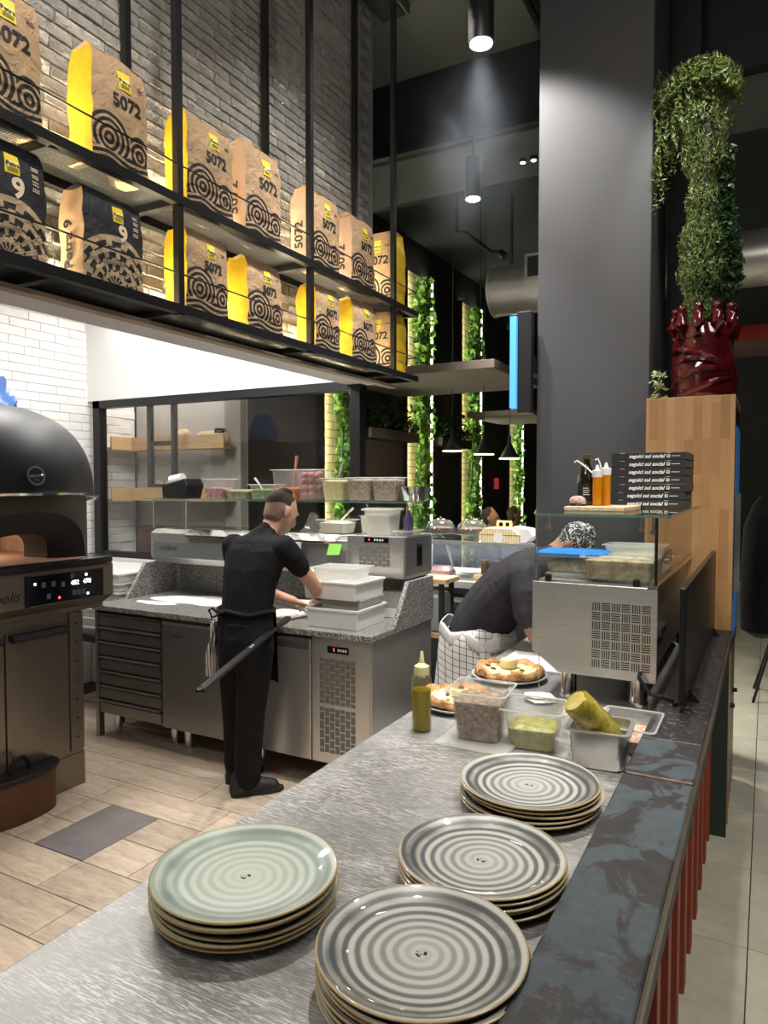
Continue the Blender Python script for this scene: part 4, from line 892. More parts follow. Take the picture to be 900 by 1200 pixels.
def head_prims(c, fwd, up, skin_t='skin', hair_t='hair', fade_t=None, s=1.0, cap=None):
    """skull, jaw, nose, brow, lips, ears and hair around centre c"""
    f, u, r = frame(fwd, up); c = Vector(c); P_ = []
    e = lambda dx, dy, dz: c + r * dx * s + f * dy * s + u * dz * s
    sec = lambda p, rx, ry: (p, r * rx * s, f * ry * s)
    P_.append((skin_t, [sec(e(0, .035, -.118), .026, .030), sec(e(0, .024, -.085), .048, .058), sec(e(0, .012, -.045), .066, .082), sec(e(0, .004, 0), .074, .094), sec(e(0, -.004, .045), .075, .095), sec(e(0, -.012, .085), .062, .078), sec(e(0, -.014, .105), .040, .052)]))
    P_.append((skin_t, limb([(e(0, .088, .020), .011 * s), (e(0, .112, -.022), .018 * s), (e(0, .104, -.036), .017 * s)])))
    P_.append((skin_t, limb([(e(-.035, .084, .028), .013 * s), (e(.035, .084, .028), .013 * s)], u)))
    P_.append((skin_t, limb([(e(-.022, .080, -.066), .012 * s), (e(.022, .080, -.066), .012 * s)], u)))
    P_.append((skin_t, limb([(e(0, .07, -.108), .016 * s), (e(0, .05, -.11), .02 * s)])))
    for sg in (-1, 1): P_.append((skin_t, [(e(sg * .077, -.012, -.030), f * .012 * s, r * .008 * s), (e(sg * .082, -.016, .0), f * .019 * s, r * .009 * s), (e(sg * .083, -.02, .022), f * .018 * s, r * .008 * s)]))
    if cap: P_.append((cap, [sec(e(0, -.006, .030), .083, .103), sec(e(0, -.01, .06), .080, .100), sec(e(0, -.016, .092), .066, .084), sec(e(0, -.02, .112), .04, .055)]))
    else:
        P_.append((hair_t, [sec(e(0, -.030, .050), .0775, .092), sec(e(0, -.026, .075), .074, .090), sec(e(0, -.020, .096), .062, .078), sec(e(0, -.018, .110), .045, .058)]))
        ft = fade_t or hair_t
        P_.append((ft, [sec(e(0, -.040, -.035), .064, .062), sec(e(0, -.034, .0), .0755, .072), sec(e(0, -.03, .025), .0765, .078)]))
    return P_
def eyes(T, c, fwd, up):
    f, u, r = frame(fwd, up); c = Vector(c)
    for sg in (-1, 1):
        p = c + r * (sg * .031) + f * .086 + u * .006; B().ell(p, (.011, .011, .007), 10, 8).build('eye', eye_m, T, smooth=True); q = c + r * (sg * .033) + f * .094 + u * .033
        B().tube([q - r * .017 - u * .002, q + u * .003, q + r * .017 - u * .002], .0045, 6).build('eyebrow', hairm, T, smooth=True)
eye_m = mat('eye', (.05, .04, .035), .2)
def hand_prims(w, d, n, length=.18, side=1, curl=.5, tagname='skin'):
    """palm from wrist w along d, palm facing n, five fingers with bent knuckles"""
    d = Vector(d).normalized(); n = Vector(n); n = (n - d * n.dot(d)).normalized(); s = d.cross(n) * side; w = Vector(w); k = length / .18; P_ = []
    P_.append((tagname, [(w, s * .026 * k, n * .018 * k), (w + d * .045 * k, s * .038 * k, n * .017 * k), (w + d * .085 * k, s * .040 * k, n * .014 * k)]))
    for i, (o, L, r) in enumerate(((-.030, .062, .0078), (-.010, .078, .0088), (.010, .083, .009), (.030, .074, .0085))):
        p = w + d * .088 * k + s * o * k; q1 = p + (d * math.cos(curl * .5) + n * math.sin(curl * .5)) * L * .45 * k; q2 = q1 + (d * math.cos(curl * 1.3) + n * math.sin(curl * 1.3)) * L * .32 * k; q3 = q2 + (d * math.cos(curl * 2) + n * math.sin(curl * 2)) * L * .25 * k
        P_.append((tagname, limb([(p, r * k), (q1, r * .95 * k), (q2, r * .88 * k), (q3, r * .75 * k)])))
    p = w + d * .025 * k + s * .030 * k; q1 = p + (d * .6 + s * .7 + n * .3).normalized() * .042 * k; q2 = q1 + (d * .85 + s * .25 + n * .45).normalized() * .032 * k
    P_.append((tagname, limb([(p, .013 * k), (q1, .0105 * k), (q2, .008 * k)])))
    return P_
X1, Y1_, Z1 = Vector((1, 0, 0)), Vector((0, 1, 0)), Vector((0, 0, 1))
# ---- cook in black, seen from behind, working at the granite counter
ck = thing('person', 'cook in black t-shirt and trousers working with his back to us', 'person', (-2.6, 3.15, 0))
pr = []
lean = lambda x, y, z: Vector((x, y, z))
tsec = lambda x, y, z, a, b: (Vector((x, y, z)), X1 * a, Y1_ * b)
pr.append(('shirt', [tsec(-2.555, 3.12, 1.00, .168, .118), tsec(-2.552, 3.125, 1.07, .160, .112), tsec(-2.55, 3.14, 1.17, .168, .115), tsec(-2.54, 3.165, 1.28, .190, .118), tsec(-2.53, 3.19, 1.38, .205, .108), tsec(-2.525, 3.205, 1.435, .175, .082), tsec(-2.52, 3.225, 1.47, .085, .062)]))
pr.append(('skin', limb([((-2.515, 3.23, 1.455), .062), ((-2.50, 3.27, 1.50), .056), ((-2.485, 3.305, 1.545), .056)])))
pr.append(('shirt', limb([((-2.36, 3.195, 1.405), .072), ((-2.322, 3.235, 1.345), .066), ((-2.305, 3.28, 1.285), .060)])))
pr.append(('skin', limb([((-2.315, 3.26, 1.31), .048), ((-2.29, 3.36, 1.205), .043), ((-2.285, 3.41, 1.15), .040), ((-2.34, 3.52, 1.10), .040), ((-2.44, 3.66, 1.055), .030)])))
pr += hand_prims((-2.44, 3.66, 1.055), (-.45, .75, -.35), (-.3, -.3, -.9), side=-1)
pr.append(('shirt', limb([((-2.70, 3.195, 1.40), .072), ((-2.735, 3.23, 1.34), .064), ((-2.748, 3.26, 1.28), .059)])))
pr.append(('skin', limb([((-2.742, 3.25, 1.30), .047), ((-2.765, 3.33, 1.19), .042), ((-2.755, 3.38, 1.14), .039), ((-2.66, 3.48, 1.08), .038), ((-2.55, 3.57, 1.03), .028)])))
pr += hand_prims((-2.55, 3.57, 1.03), (.55, .55, -.35), (.2, -.2, -.9), side=1)
# trousers
pr.append(('trs', [tsec(-2.56, 3.11, .80, .175, .128), tsec(-2.557, 3.11, .90, .178, .132), tsec(-2.555, 3.118, 1.0, .166, .120), tsec(-2.553, 3.122, 1.05, .162, .115)]))
pr.append(('trs', limb([((-2.635, 3.12, .86), .100), ((-2.655, 3.14, .70), .093), ((-2.68, 3.17, .50), .080), ((-2.70, 3.20, .30), .074), ((-2.715, 3.215, .12), .070), ((-2.717, 3.217, .09), .066)])))
pr.append(('trs', limb([((-2.475, 3.105, .86), .100), ((-2.49, 3.105, .70), .095), ((-2.515, 3.105, .50), .084), ((-2.535, 3.108, .30), .078), ((-2.55, 3.115, .12), .074), ((-2.552, 3.117, .09), .068)])))
pr += head_prims((-2.47, 3.335, 1.585), (.25, .86, -.46), (.12, .42, .9), fade_t='fade', s=1.0)
for a_, h_ in (((-2.73, 3.18), (-2.70, 3.42)), ((-2.60, 3.06), (-2.43, 3.255))):
    a0 = Vector((*a_, 0)); a1 = Vector((*h_, 0)); dd_ = (a1 - a0).normalized(); sd_ = Vector((dd_.y, -dd_.x, 0))
    pr.append(('shoe', [(a0 + Z1 * .045, sd_ * .038, Z1 * .045), (a0.lerp(a1, .3) + Z1 * .056, sd_ * .042, Z1 * .052), (a0.lerp(a1, .65) + Z1 * .046, sd_ * .047, Z1 * .042), (a1 - dd_ * .03 + Z1 * .036, sd_ * .040, Z1 * .033)]))
    pr.append(('shoe', [(a0 + dd_ * .03 + Z1 * .08, sd_ * .036, dd_ * .045), (a0 + dd_ * .03 + Z1 * .11, sd_ * .038, dd_ * .045)]))
eyes(ck, (-2.47, 3.335, 1.585), (.25, .86, -.46), (.12, .42, .9))
bodyo = figure(ck, pr, dict(skin=skin, shirt=tshirt, trs=trousers, hair=hairm, fade=hairfade, shoe=shoe), .0065, 5)
for a_, h_ in (((-2.735, 3.16), (-2.70, 3.44)), ((-2.615, 3.045), (-2.415, 3.27))):
    a0 = Vector((*a_, 0)); a1 = Vector((*h_, 0)); dd_ = (a1 - a0); sd_ = Vector((dd_.y, -dd_.x, 0)).normalized(); L = dd_.length
    pts = [a0 + dd_ * t + sd_ * w for t, w in ((0, -.02), (.0, .02), (.08, .036), (.35, .036), (.7, .047), (.92, .036), (1, .012), (1, -.012), (.92, -.034), (.7, -.046), (.35, -.036), (.08, -.036))]
    B().prism([(p.x, p.y) for p in pts], .0, .026, 'z').build('shoe_sole', rubber, ck, bev=.006)
# waist apron tied at the back
ap = B(); rs = []
for z, g, fl_ in ((1.055, 1.055, 0), (1.03, 1.07, 0), (.90, 1.075, .01), (.75, 1.08, .015), (.62, 1.08, .02)):
    ring = []
    for k in range(25):
        a = PI * .27 + PI * .46 * k / 24; w_ = 1 + .03 * math.sin(k * 1.3) * (1.05 - z)
        ring.append((-2.556 + .178 * g * w_ * math.cos(a), 3.12 + (.135 * g * w_ + fl_) * math.sin(a), z))
    rs.append(ring)
vs_ = [p for r_ in rs for p in r_]; ap.add(vs_, [(i * 25 + k, i * 25 + k + 1, (i + 1) * 25 + k + 1, (i + 1) * 25 + k) for i in range(4) for k in range(24)])
apo = ap.build('apron', trousers, ck, smooth=True); md = apo.modifiers.new('so', 'SOLIDIFY'); md.thickness = .004
B().tube([(-2.556 + .172 * math.cos(2 * PI * k / 28), 3.12 + .125 * math.sin(2 * PI * k / 28), 1.045 + .008 * math.sin(k)) for k in range(29)], .012, 8).build('apron_string', trousers, ck, smooth=True)
bw_ = Vector((-2.65, 3.005, 1.03))
for sx, dz in ((-1, .01), (1, -.005)): B().tube([bw_, bw_ + Vector((sx * .035, -.015, .025 + dz)), bw_ + Vector((sx * .07, -.005, .01 + dz)), bw_ + Vector((sx * .045, -.008, -.02)), bw_], .007, 6).build('bow_loop', trousers, ck, smooth=True)
for sx in (-.3, .8): B().tube([bw_, bw_ + Vector((sx * .03, -.012, -.08)), bw_ + Vector((sx * .05, -.010, -.17))], .006, 6).build('bow_tail', trousers, ck, smooth=True)
B().tube([(-2.43, 2.984, .985), (-2.50, 2.97, .99), (-2.57, 2.974, .985)], .004, 6).build('pocket_seam', trousers, ck)
tw = thing('kitchen_towel', 'striped kitchen towel tucked at the hip of the cook in black', 'towel', (-2.76, 3.1, .7))
vs_ = []; 
for j in range(9):
    q = j / 8
    for k in range(9): vs_.append((-2.755 - .055 * q * (1 - .5 * k / 8) + .01 * math.sin(k * 2.2), 3.06 + .10 * k / 8 * (1 - .25 * q) + .012 * math.sin(k * 1.9 + j), .97 - .31 * q - .05 * q * k / 8))
to = B().add(vs_, [(j * 9 + k, j * 9 + k + 1, j * 9 + k + 10, j * 9 + k + 9) for j in range(8) for k in range(8)]).build('towel_cloth', towel_m, tw, smooth=True); md = to.modifiers.new('so', 'SOLIDIFY'); md.thickness = .006
# ---- cook in charcoal bending over the pass, head behind the glass
c2 = thing('person', 'cook in charcoal shirt and patterned headscarf bending over the counter', 'person', (-1.33, 3.55, 0))
pr = []
def ts(x, y, z, a, b, tilt):    # torso section; tilt = lean angle of the spine towards +x
    d_ = Vector((math.sin(tilt), 0, math.cos(tilt))); return (Vector((x, y, z)), Y1_ * a, d_.cross(Y1_) * b)
pr.append(('shirt', [ts(-1.335, 3.52, .93, .20, .16, .3), ts(-1.30, 3.52, 1.03, .20, .155, .45), ts(-1.235, 3.52, 1.13, .205, .15, .6), ts(-1.15, 3.52, 1.225, .215, .145, .75), ts(-1.055, 3.52, 1.305, .215, .125, .9), ts(-.985, 3.52, 1.35, .16, .10, 1.0), ts(-.95, 3.52, 1.37, .09, .075, 1.0)]))
pr.append(('skin', limb([((-.965, 3.52, 1.37), .066), ((-.93, 3.53, 1.395), .060), ((-.895, 3.54, 1.42), .06)])))
pr.append(('shirt', limb([((-1.03, 3.35, 1.31), .082), ((-1.0, 3.305, 1.22), .080), ((-.985, 3.29, 1.13), .078)])))
pr.append(('skin', limb([((-.985, 3.29, 1.16), .05), ((-.965, 3.28, 1.06), .044), ((-.93, 3.27, .99), .041), ((-.80, 3.30, .985), .032)])))
pr += hand_prims((-.80, 3.30, .985), (1, .1, -.05), (0, 0, -1), side=1)
pr.append(('shirt', limb([((-1.0, 3.69, 1.31), .08), ((-.95, 3.73, 1.22), .075), ((-.92, 3.74, 1.13), .07)])))
pr.append(('skin', limb([((-.92, 3.74, 1.15), .05), ((-.90, 3.74, 1.06), .044), ((-.88, 3.72, 1.0), .041), ((-.80, 3.70, .985), .032)])))
pr += hand_prims((-.80, 3.70, .985), (1, -.1, -.05), (0, 0, -1), side=-1)
pr.append(('trs', [tsec(-1.35, 3.52, .78, .15, .19), tsec(-1.345, 3.52, .88, .155, .195), tsec(-1.335, 3.52, .95, .15, .19)]))
for yy in (3.42, 3.62):
    pr.append(('trs', limb([((-1.36, yy, .84), .10), ((-1.35, yy, .5), .075), ((-1.37, yy, .12), .062), ((-1.37, yy, .07), .058)])))
    pr.append(('shoe', [(Vector((-1.42, yy, .045)), Y1_ * .038, Z1 * .04), (Vector((-1.32, yy, .045)), Y1_ * .042, Z1 * .042), (Vector((-1.19, yy, .03)), Y1_ * .038, Z1 * .028)]))
pr += head_prims((-.855, 3.55, 1.437), (.48, .05, -.88), (.87, 0, .46), cap='cap')
eyes(c2, (-.855, 3.55, 1.437), (.48, .05, -.88), (.87, 0, .46))
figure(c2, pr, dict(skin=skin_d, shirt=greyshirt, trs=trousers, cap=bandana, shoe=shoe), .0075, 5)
ap = B(); rs = []; nn = 33
for z, g in ((1.01, 1.0), (.97, 1.05), (.88, 1.09), (.76, 1.13), (.62, 1.18), (.48, 1.22)):
    ring = []
    for k in range(nn):
        a = 2 * PI * k / nn; w_ = 1 + .035 * math.sin(k * 1.9) * (1.05 - z) * 2.2
        ring.append((-1.34 - .03 * (1 - z) + .182 * g * w_ * math.cos(a), 3.52 + .222 * g * w_ * math.sin(a), z + (.035 * math.cos(a))))
    rs.append(ring)
ao = B().rings(rs, cap=False).build('checked_apron', apron_chk, c2, smooth=True); md = ao.modifiers.new('so', 'SOLIDIFY'); md.thickness = .005
wb_ = B(); rs = []
for z, g, dz in ((1.005, 1.01, .06), (.985, 1.05, .07), (.95, 1.06, .08), (.925, 1.05, .09)):
    rs.append([(-1.335 + .185 * g * (1 + .03 * math.sin(k * 2.3 + z * 30)) * math.cos(2 * PI * k / nn), 3.52 + .222 * g * (1 + .03 * math.sin(k * 1.7)) * math.sin(2 * PI * k / nn), z - dz * math.cos(2 * PI * k / nn) * .5 + .012 * math.sin(k * 1.3)) for k in range(nn)])
wo = wb_.rings(rs, cap=False).build('rolled_apron_waist', apron_w, c2, smooth=True); md = wo.modifiers.new('so', 'SOLIDIFY'); md.thickness = .006
# ---- guests seated far behind
def guest(label, x, y, fwd, top, skin_, hair_t, zh=1.30):
    T = thing('person', label, 'person', (x, y, .45), group='guests seated in the dining room')
    f = Vector(fwd).normalized(); s = Vector((f.y, -f.x, 0)); c = Vector((x, y, 0))
    se = lambda z, a, b, o=0: (c + Z1 * z + f * o, s * a, f * b)
    pr = [('shirt', [se(.52, .17, .13), se(.75, .17, .12), se(.95, .21, .12, .02), se(1.06, .17, .09, .02), se(1.10, .08, .06, .03)]),
          ('skin', limb([(c + Z1 * 1.08 + f * .02, .058), (c + Z1 * (zh - .06) + f * .03, .055)]))]
    for sg in (-1, 1):
        sh0 = c + s * (sg * .20) + Z1 * 1.02; el = c + s * (sg * .24) + f * .12 + Z1 * .80; ha = c + s * (sg * .10) + f * .34 + Z1 * .84
        pr.append(('shirt', limb([(sh0, .06), (el, .05), (el.lerp(ha, .6), .042)]))); pr.append(('skin', limb([(el.lerp(ha, .6), .03), (ha, .028), (ha + f * .09, .022)])))
        pr.append(('trs', limb([(c + s * (sg * .09) + Z1 * .52, .09), (c + s * (sg * .12) + f * .42 + Z1 * .52, .07), (c + s * (sg * .12) + f * .44 + Z1 * .08, .05), (c + s * (sg * .12) + f * .56 + Z1 * .05, .04)])))
    pr += head_prims(c + Z1 * zh + f * .05, f, (0, 0, 1), hair_t='hair')
    eyes(T, c + Z1 * zh + f * .05, f, (0, 0, 1))
    figure(T, pr, dict(skin=skin_, shirt=top, trs=trousers, hair=hairm), .014, 4); return T
lav = cloth('lavender_jacket', (.17, .17, .21), .8, .4); darkshirt = cloth('dark_top', (.012, .012, .014), .8, .3)
guest('seated guest in grey lavender jacket in profile beyond the display case', -2.985, 8.15, (.85, .3, 0), lav, skin, 'hair', 1.33)
guest('seated guest with dark curly hair seen from behind the striped box', -3.16, 9.63, (.7, .7, 0), lav, skin_d, 'hair', 1.30)
guest('seated guest in black leaning by the pillar edge', -3.03, 10.9, (-.8, -.3, 0), darkshirt, skin, 'hair', 1.32)
# ---------------------------------------------------------------- pass counter in the foreground
ZC, ZE = .94, 1.01
ct = thing('steel_counter', 'long scratched stainless steel pass counter in the foreground', 'counter', (-.7, 2.0, 0))
B().box(-1.108, -.315, -.3, 3.98, .90, ZC).build('worktop', counter_steel, ct, bev=.004)
B().box(-1.07, -.32, -.3, 3.98, .08, .90).build('counter_base', darksteel, ct)
lg = thing('counter_ledge', 'dark worn slate ledge along the customer side of the counter', 'ledge', (-.23, 2.0, .94))
for y0, y1, m in ((-.2, 1.878, slate), (1.884, 2.18, slate), (2.18, 3.985, slate_dark)): B().box(-.315, -.147, y0, y1, ZC - .02, ZE - .001 * (m is slate_dark)).build('ledge_slab', m, lg, bev=.006)
B().box(-.147, -.142, -.2, 3.985, .988, ZE + .001).build('edge_strip', mat('worn_brass_edge', (.14, .115, .085), .35, .8, var=.3, scale=12), lg)
B().box(-.30, -.15, 1.876, 1.886, ZC, ZE + .0015).build('joint_bead', mat('joint_rust', (.16, .10, .07), .6, var=.5, scale=40), lg)
fr = B().box(-.318, -.285, -.2, 3.84, 0, .919).build('slatted_front', redback, ct); fr['label'] = 'dark red vertical slatted front'
sm = None
for k in range(17):
    y = 3.80 - k * .2375
    if sm is None: sm = B().box(-.285, -.222, -.035, .035, 0.0, .919).build('slat', red, fr, bev=.002); o = sm
    else: o = link('slat', sm.data, fr)
    o.location = (0, y, 0)
B().box(-.318, -.152, 3.845, 3.87, .0, .919).build('end_panel', greenmetal, ct)
# plates
def plate_profile(): return [(.001, .0045), (.10, .0045), (.128, .008), (.148, .0145), (.160, .0205), (.1665, .0225), (.1685, .0212), (.168, .0185), (.158, .0125), (.135, .004), (.118, 0), (.110, 0), (.107, .0015), (.001, .0015)]
pm_ = {}
for m in (plate_green, plate_grey):
    me = B().lathe(plate_profile(), n=64).build('dinner_plate', m, None, smooth=True); pm_[m.name] = me.data; bpy.data.objects.remove(me)
ordn = ['top', 'second', 'third', 'fourth', 'fifth', 'sixth', 'seventh']
def stack(cx, cy, n, m, desc, s, dz=.0102, seed=0):
    r = random.Random(seed)
    for i in range(n):
        lab = ('topmost plate of ' if i == n - 1 else ordn[n - 1 - i] + ' plate from the top in ') + desc
        o = bpy.data.objects.new('dinner_plate', pm_[m.name]); COL.objects.link(o); o.location = (cx + r.uniform(-.006, .006), cy + r.uniform(-.006, .006), ZC + .001 + i * dz * s); o.scale = (s, s, s); o.rotation_euler = (0, 0, r.uniform(0, 6))
        tag(o, lab, 'plate', 'stacked dinner plates')
stack(-.868, 1.052, 6, plate_green, 'the pale celadon stack at the left', 1.045, .0105, 1)
stack(-.497, 1.342, 5, plate_grey, 'the middle one of three grey stacks', 1.0, .0105, 2)
stack(-.468, 1.00, 6, plate_grey, 'the nearest grey stack by the ledge', 1.0, .0115, 3)
stack(-.513, 1.738, 5, plate_grey, 'the farthest grey stack beside the steel pan', 1.03, .0105, 4)
# oil bottle
ob = thing('squeeze_bottle', 'squeeze bottle of olive oil standing on the steel counter', 'bottle', (-.99, 2.10, ZC))
B().lathe([(.030, 0), (.0325, .004), (.0325, .165), (.030, .178), (.024, .184), (.024, .19), (.001, .19)], (-.99, 2.10, ZC + .001), 28).build('bottle_wall', bottleclear, ob, smooth=True)
B().lathe([(.028, .003), (.0305, .006), (.0305, .135), (.001, .135)], (-.99, 2.10, ZC + .001), 28).build('olive_oil', oil, ob, smooth=True)
B().lathe([(.0245, .184), (.0255, .188), (.0245, .212), (.018, .215), (.009, .222), (.0045, .258), (.003, .26), (.001, .26)], (-.99, 2.10, ZC + .001), 24).build('nozzle_cap', tipcol, ob, smooth=True)
# tubs at the far end of the steel
lidT = thing('tub_lid', 'clear plastic lid lying under the tub of chopped nuts', 'lid', (-.77, 2.08, ZC))
B().rbox(-.90, -.665, 1.995, 2.20, ZC + .0005, ZC + .012, .006).build('lid_plate', milky, lidT)
gn('plastic_tub', 'deep clear tub of ground brown nuts on the steel counter', 'tub', -.785, 2.11, ZC + .0125, .165, .155, .155, plastic, .78, mince, rz=.1, taper=.80, rim=.014)
def pest(T): B().lathe([(.001, .003), (.056, .003), (.060, .05), (.001, .052)], (0, 0, .001), 24, 1.05, 1.0).build('olive_layer', pestobot, T, smooth=True)
gn('plastic_tub', 'clear tub of green pistachio cream on the steel counter', 'tub', -.625, 2.145, ZC + .001, .165, .15, .125, plastic, .50, pesto, rz=.12, taper=.82, rim=.014, extra=pest)
mm = thing('steel_pan', 'deep steel pan holding an upturned jar', 'pan', (-.415, 2.10, ZC), .06, local=True)
def rr2(a, c, zz, r=.02): return [(sx * (a / 2 - r) + r * math.cos(a0 + PI / 2 * k / 4), sy * (c / 2 - r) + r * math.sin(a0 + PI / 2 * k / 4), zz) for sx, sy, a0 in ((1, 1, 0), (-1, 1, PI / 2), (-1, -1, PI), (1, -1, 1.5 * PI)) for k in range(5)]
B().rings([rr2(.138, .13, .001, .03), rr2(.148, .14, .008, .028), rr2(.158, .15, .106), rr2(.182, .176, .110), rr2(.182, .176, .1135), rr2(.155, .147, .1135), rr2(.145, .137, .012, .028)]).build('pan_wall', steel, mm, smooth=True)
jr = thing('glass_jar', 'smeared jar of green cream tipped into the steel pan', 'jar', (-.42, 2.11, 1.05))
ja, jd = Vector((-.385, 2.11, 1.012)), Vector((-.50, -.42, .66)).normalized(); qd = jd.to_track_quat('Z', 'Y')
def along(prof, n=28): return [[ja + qd @ Vector((r * math.cos(2 * PI * k / n), r * math.sin(2 * PI * k / n), z)) for k in range(n)] for r, z in prof]
B().rings(along([(.030, -.02), (.034, .0), (.040, .02), (.043, .04), (.043, .150), (.041, .163), (.037, .168), (.034, .164), (.030, .162)])).build('jar_wall', jarglass, jr, smooth=True)
B().rings(along([(.0335, .1645), (.0335, .1662), (.0285, .1675)])).build('jar_bottom', jarlid, jr, smooth=True)
gn('plastic_tub', 'clear tub with pink bits behind the steel pan', 'tub', -.362, 2.27, ZC + .001, .15, .19, .085, plastic, .5, mottled('pink_bits', (.5, .2, .15), (.6, .38, .28), (.7, .6, .5), 60), taper=.85, rim=.014)
gn('plastic_tub', 'clear tub half hidden behind the tub of pistachio cream', 'tub', -.515, 2.33, ZC + .001, .12, .12, .07, milky, taper=.85)
# pizzas on plates
def pizza(label, cx, cy, R, z, extra=None, seed=1):
    pl = thing('pizza_plate', 'pale plate under the ' + label, 'plate', (cx, cy, z)); B().lathe(plate_profile(), (cx, cy, z), 48, 1.02 * R / .16, 1.02 * R / .16).build('plate_disc', mat('pizza_plate_glaze', (.50, .50, .46), .2), pl, smooth=True)
    T = thing('pizza', label, 'pizza', (cx, cy, z + .02)); r = random.Random(seed); n = 56; ph = [r.uniform(0, 6) for _ in range(4)]
    def w(k, a): t_ = 2 * PI * k / n; return 1 + a * (.02 * math.sin(3 * t_ + ph[0]) + .015 * math.sin(7 * t_ + ph[1]) + .012 * math.sin(13 * t_ + ph[2]))
    rs = []
    for q, h in ((.70, .012), (.86, .010), (.98, .016), (1.0, .028), (.96, .042), (.88, .048), (.80, .040), (.75, .028), (.72, .024)):
        rs.append([(cx + R * q * w(k, 1) * math.cos(2 * PI * k / n), cy + R * q * w(k, 1) * math.sin(2 * PI * k / n), z + .012 + h * (.85 + .22 * math.sin(5 * 2 * PI * k / n + ph[3]) * .5 + .1 * math.sin(11 * 2 * PI * k / n))) for k in range(n)])
    B().rings(rs, cap=False).build('crust', crust, T, smooth=True)
    B().rings([[(cx + R * q * math.cos(2 * PI * k / n), cy + R * q * math.sin(2 * PI * k / n), z + h + .003 * math.sin(k * 1.7)) for k in range(n)] for q, h in ((.80, .018), (.78, .036), (.5, .040), (.2, .042))]).build('topping', topping, T, smooth=True)
    for k in range(9):
        a = r.uniform(0, 6.28); q = R * r.uniform(.25, .62); B().ell((cx + q * math.cos(a), cy + q * math.sin(a), z + .045), (r.uniform(.008, .016), r.uniform(.006, .010), .005), 8, 6).build('olive_piece', mat('dark_olive', (.03, .03, .018), .4) if k % 2 else pesto, T, smooth=True)
    if extra: extra(T)
    return T
def mozz(T): B().lathe([(.030, .0), (.037, .006), (.036, .026), (.031, .036), (.026, .038), (.015, .033), (.001, .033)], (-.94, 2.84, ZC + .044), 24).build('cream_timbale', mat('ricotta', (.74, .60, .32), .5), T, smooth=True)
pizza('pizza with puffy crust and a cream mound in the middle', -.935, 2.835, .145, ZC + .001, mozz, 2)
pizza('pizza half hidden behind the olive oil bottle', -.98, 2.39, .135, ZC + .001, None, 5)
sk = thing('receipt_spike', 'thin steel order spike with crumpled white slips', 'spike', (-.735, 2.58, ZC)); B().cyl((-.735, 2.58, ZC + .004), (-.735, 2.58, ZC + .19), .0017, n=8).build('needle', chrome, sk); B().cyl((-.735, 2.58, ZC + .0005), (-.735, 2.58, ZC + .006), .03, n=20).build('base', chrome, sk)
blo = B()
for k in range(3):
    z0 = ZC + .008 + k * .008; r = random.Random(k); pts = [(-.735 + .055 * (1 + .2 * r.uniform(-1, 1)) * math.cos(a), 2.58 + .04 * (1 + .3 * r.uniform(-1, 1)) * math.sin(a), z0 + r.uniform(-.004, .006)) for a in [2 * PI * j / 8 for j in range(8)]]
    blo.rings([pts, [(x, y, z + .002) for x, y, z in pts]])
blo.build('paper_slips', whiteink, sk)
pb = thing('pizza_box', 'white cardboard pizza box lid under the fridge on the counter', 'box', (-.98, 3.1, ZC)); B().box(-1.05, -.72, 2.98, 3.28, ZC + .001, ZC + .012).build('lid_panel', white, pb, bev=.002)
# ---------------------------------------------------------------- display fridge on the counter
un = thing('display_fridge', 'short stainless topping fridge on legs with glass top at the pass', 'refrigerator', (-.55, 3.3, ZC))
UX0, UX1, UY0, UY1, UZ0, UZ1 = -.775, -.33, 2.62, 3.975, 1.05, 1.385
poly = [(UX0, 1.125), (UX0 + .10, UZ0), (UX1, UZ0), (UX1, UZ1), (UX0, UZ1)]
B().prism(poly, UY0, UY0 + .012, 'y').build('end_panel', steelh, un, bev=.002)
B().prism([(a + (.004 if a < -.5 else -.03), c - (.015 if c > 1.3 else -.004)) for a, c in poly], UY0 + .012, UY1, 'y').build('body', darksteel, un)
gr = B(); gx0, gz0, cw = -.556, 1.083, .0345
for i in range(6):
    for j in range(7):
        for k in range(4):
            if (i + j) % 2: gr.box(gx0 + i * cw + .002, gx0 + (i + 1) * cw - .003, UY0 - .001, UY0, gz0 + j * cw + .004 + k * .0078, gz0 + j * cw + .0075 + k * .0078)
            else: gr.box(gx0 + i * cw + .004 + k * .0078, gx0 + i * cw + .0075 + k * .0078, UY0 - .001, UY0, gz0 + j * cw + .002, gz0 + (j + 1) * cw - .003)
gr.build('vent_slots', blackm, un)
for x, y in ((-.40, 2.70), (-.655, 2.70), (-.40, 3.85), (-.70, 3.85)): B().lathe([(.030, 0), (.033, .004), (.033, .02), (.030, .024), (.030, .112)], (x, y, ZC + .001), 24).build('leg', chrome, un, smooth=True)
B().box(UX0 + .01, UX1 - .02, UY0 + .05, UY1 - .05, UZ1 - .012, UZ1 + .002).build('top_rim', steelh, un)
B().box(UX1 - .035, UX1, UY0, UY1, UZ1 - .004, UZ1 + .008).build('top_rail', chrome, un)
for k in range(5): B().box(-.72, -.40, 3.02 + k * .185, 3.19 + k * .185, UZ1 + .002, UZ1 + .010).build('pan_lid', chrome, un, bev=.003)
B().box(-.361, -.345, 2.85, 3.0, 1.17, 1.20).build('valve', chrome, un)
GT = 1.632
gs = B().box(UX0 + .008, -.30, UY0 + .004, 3.93, GT, GT + .008).build('glass_top', glass, un); B().box(UX0 + .008, -.30, UY0 - .0, UY0 + .004, GT - .001, GT + .009).build('top_edge', glass_green, gs); B().box(-.30, -.296, UY0, 3.93, GT - .001, GT + .009).build('top_edge', glass_green, gs)
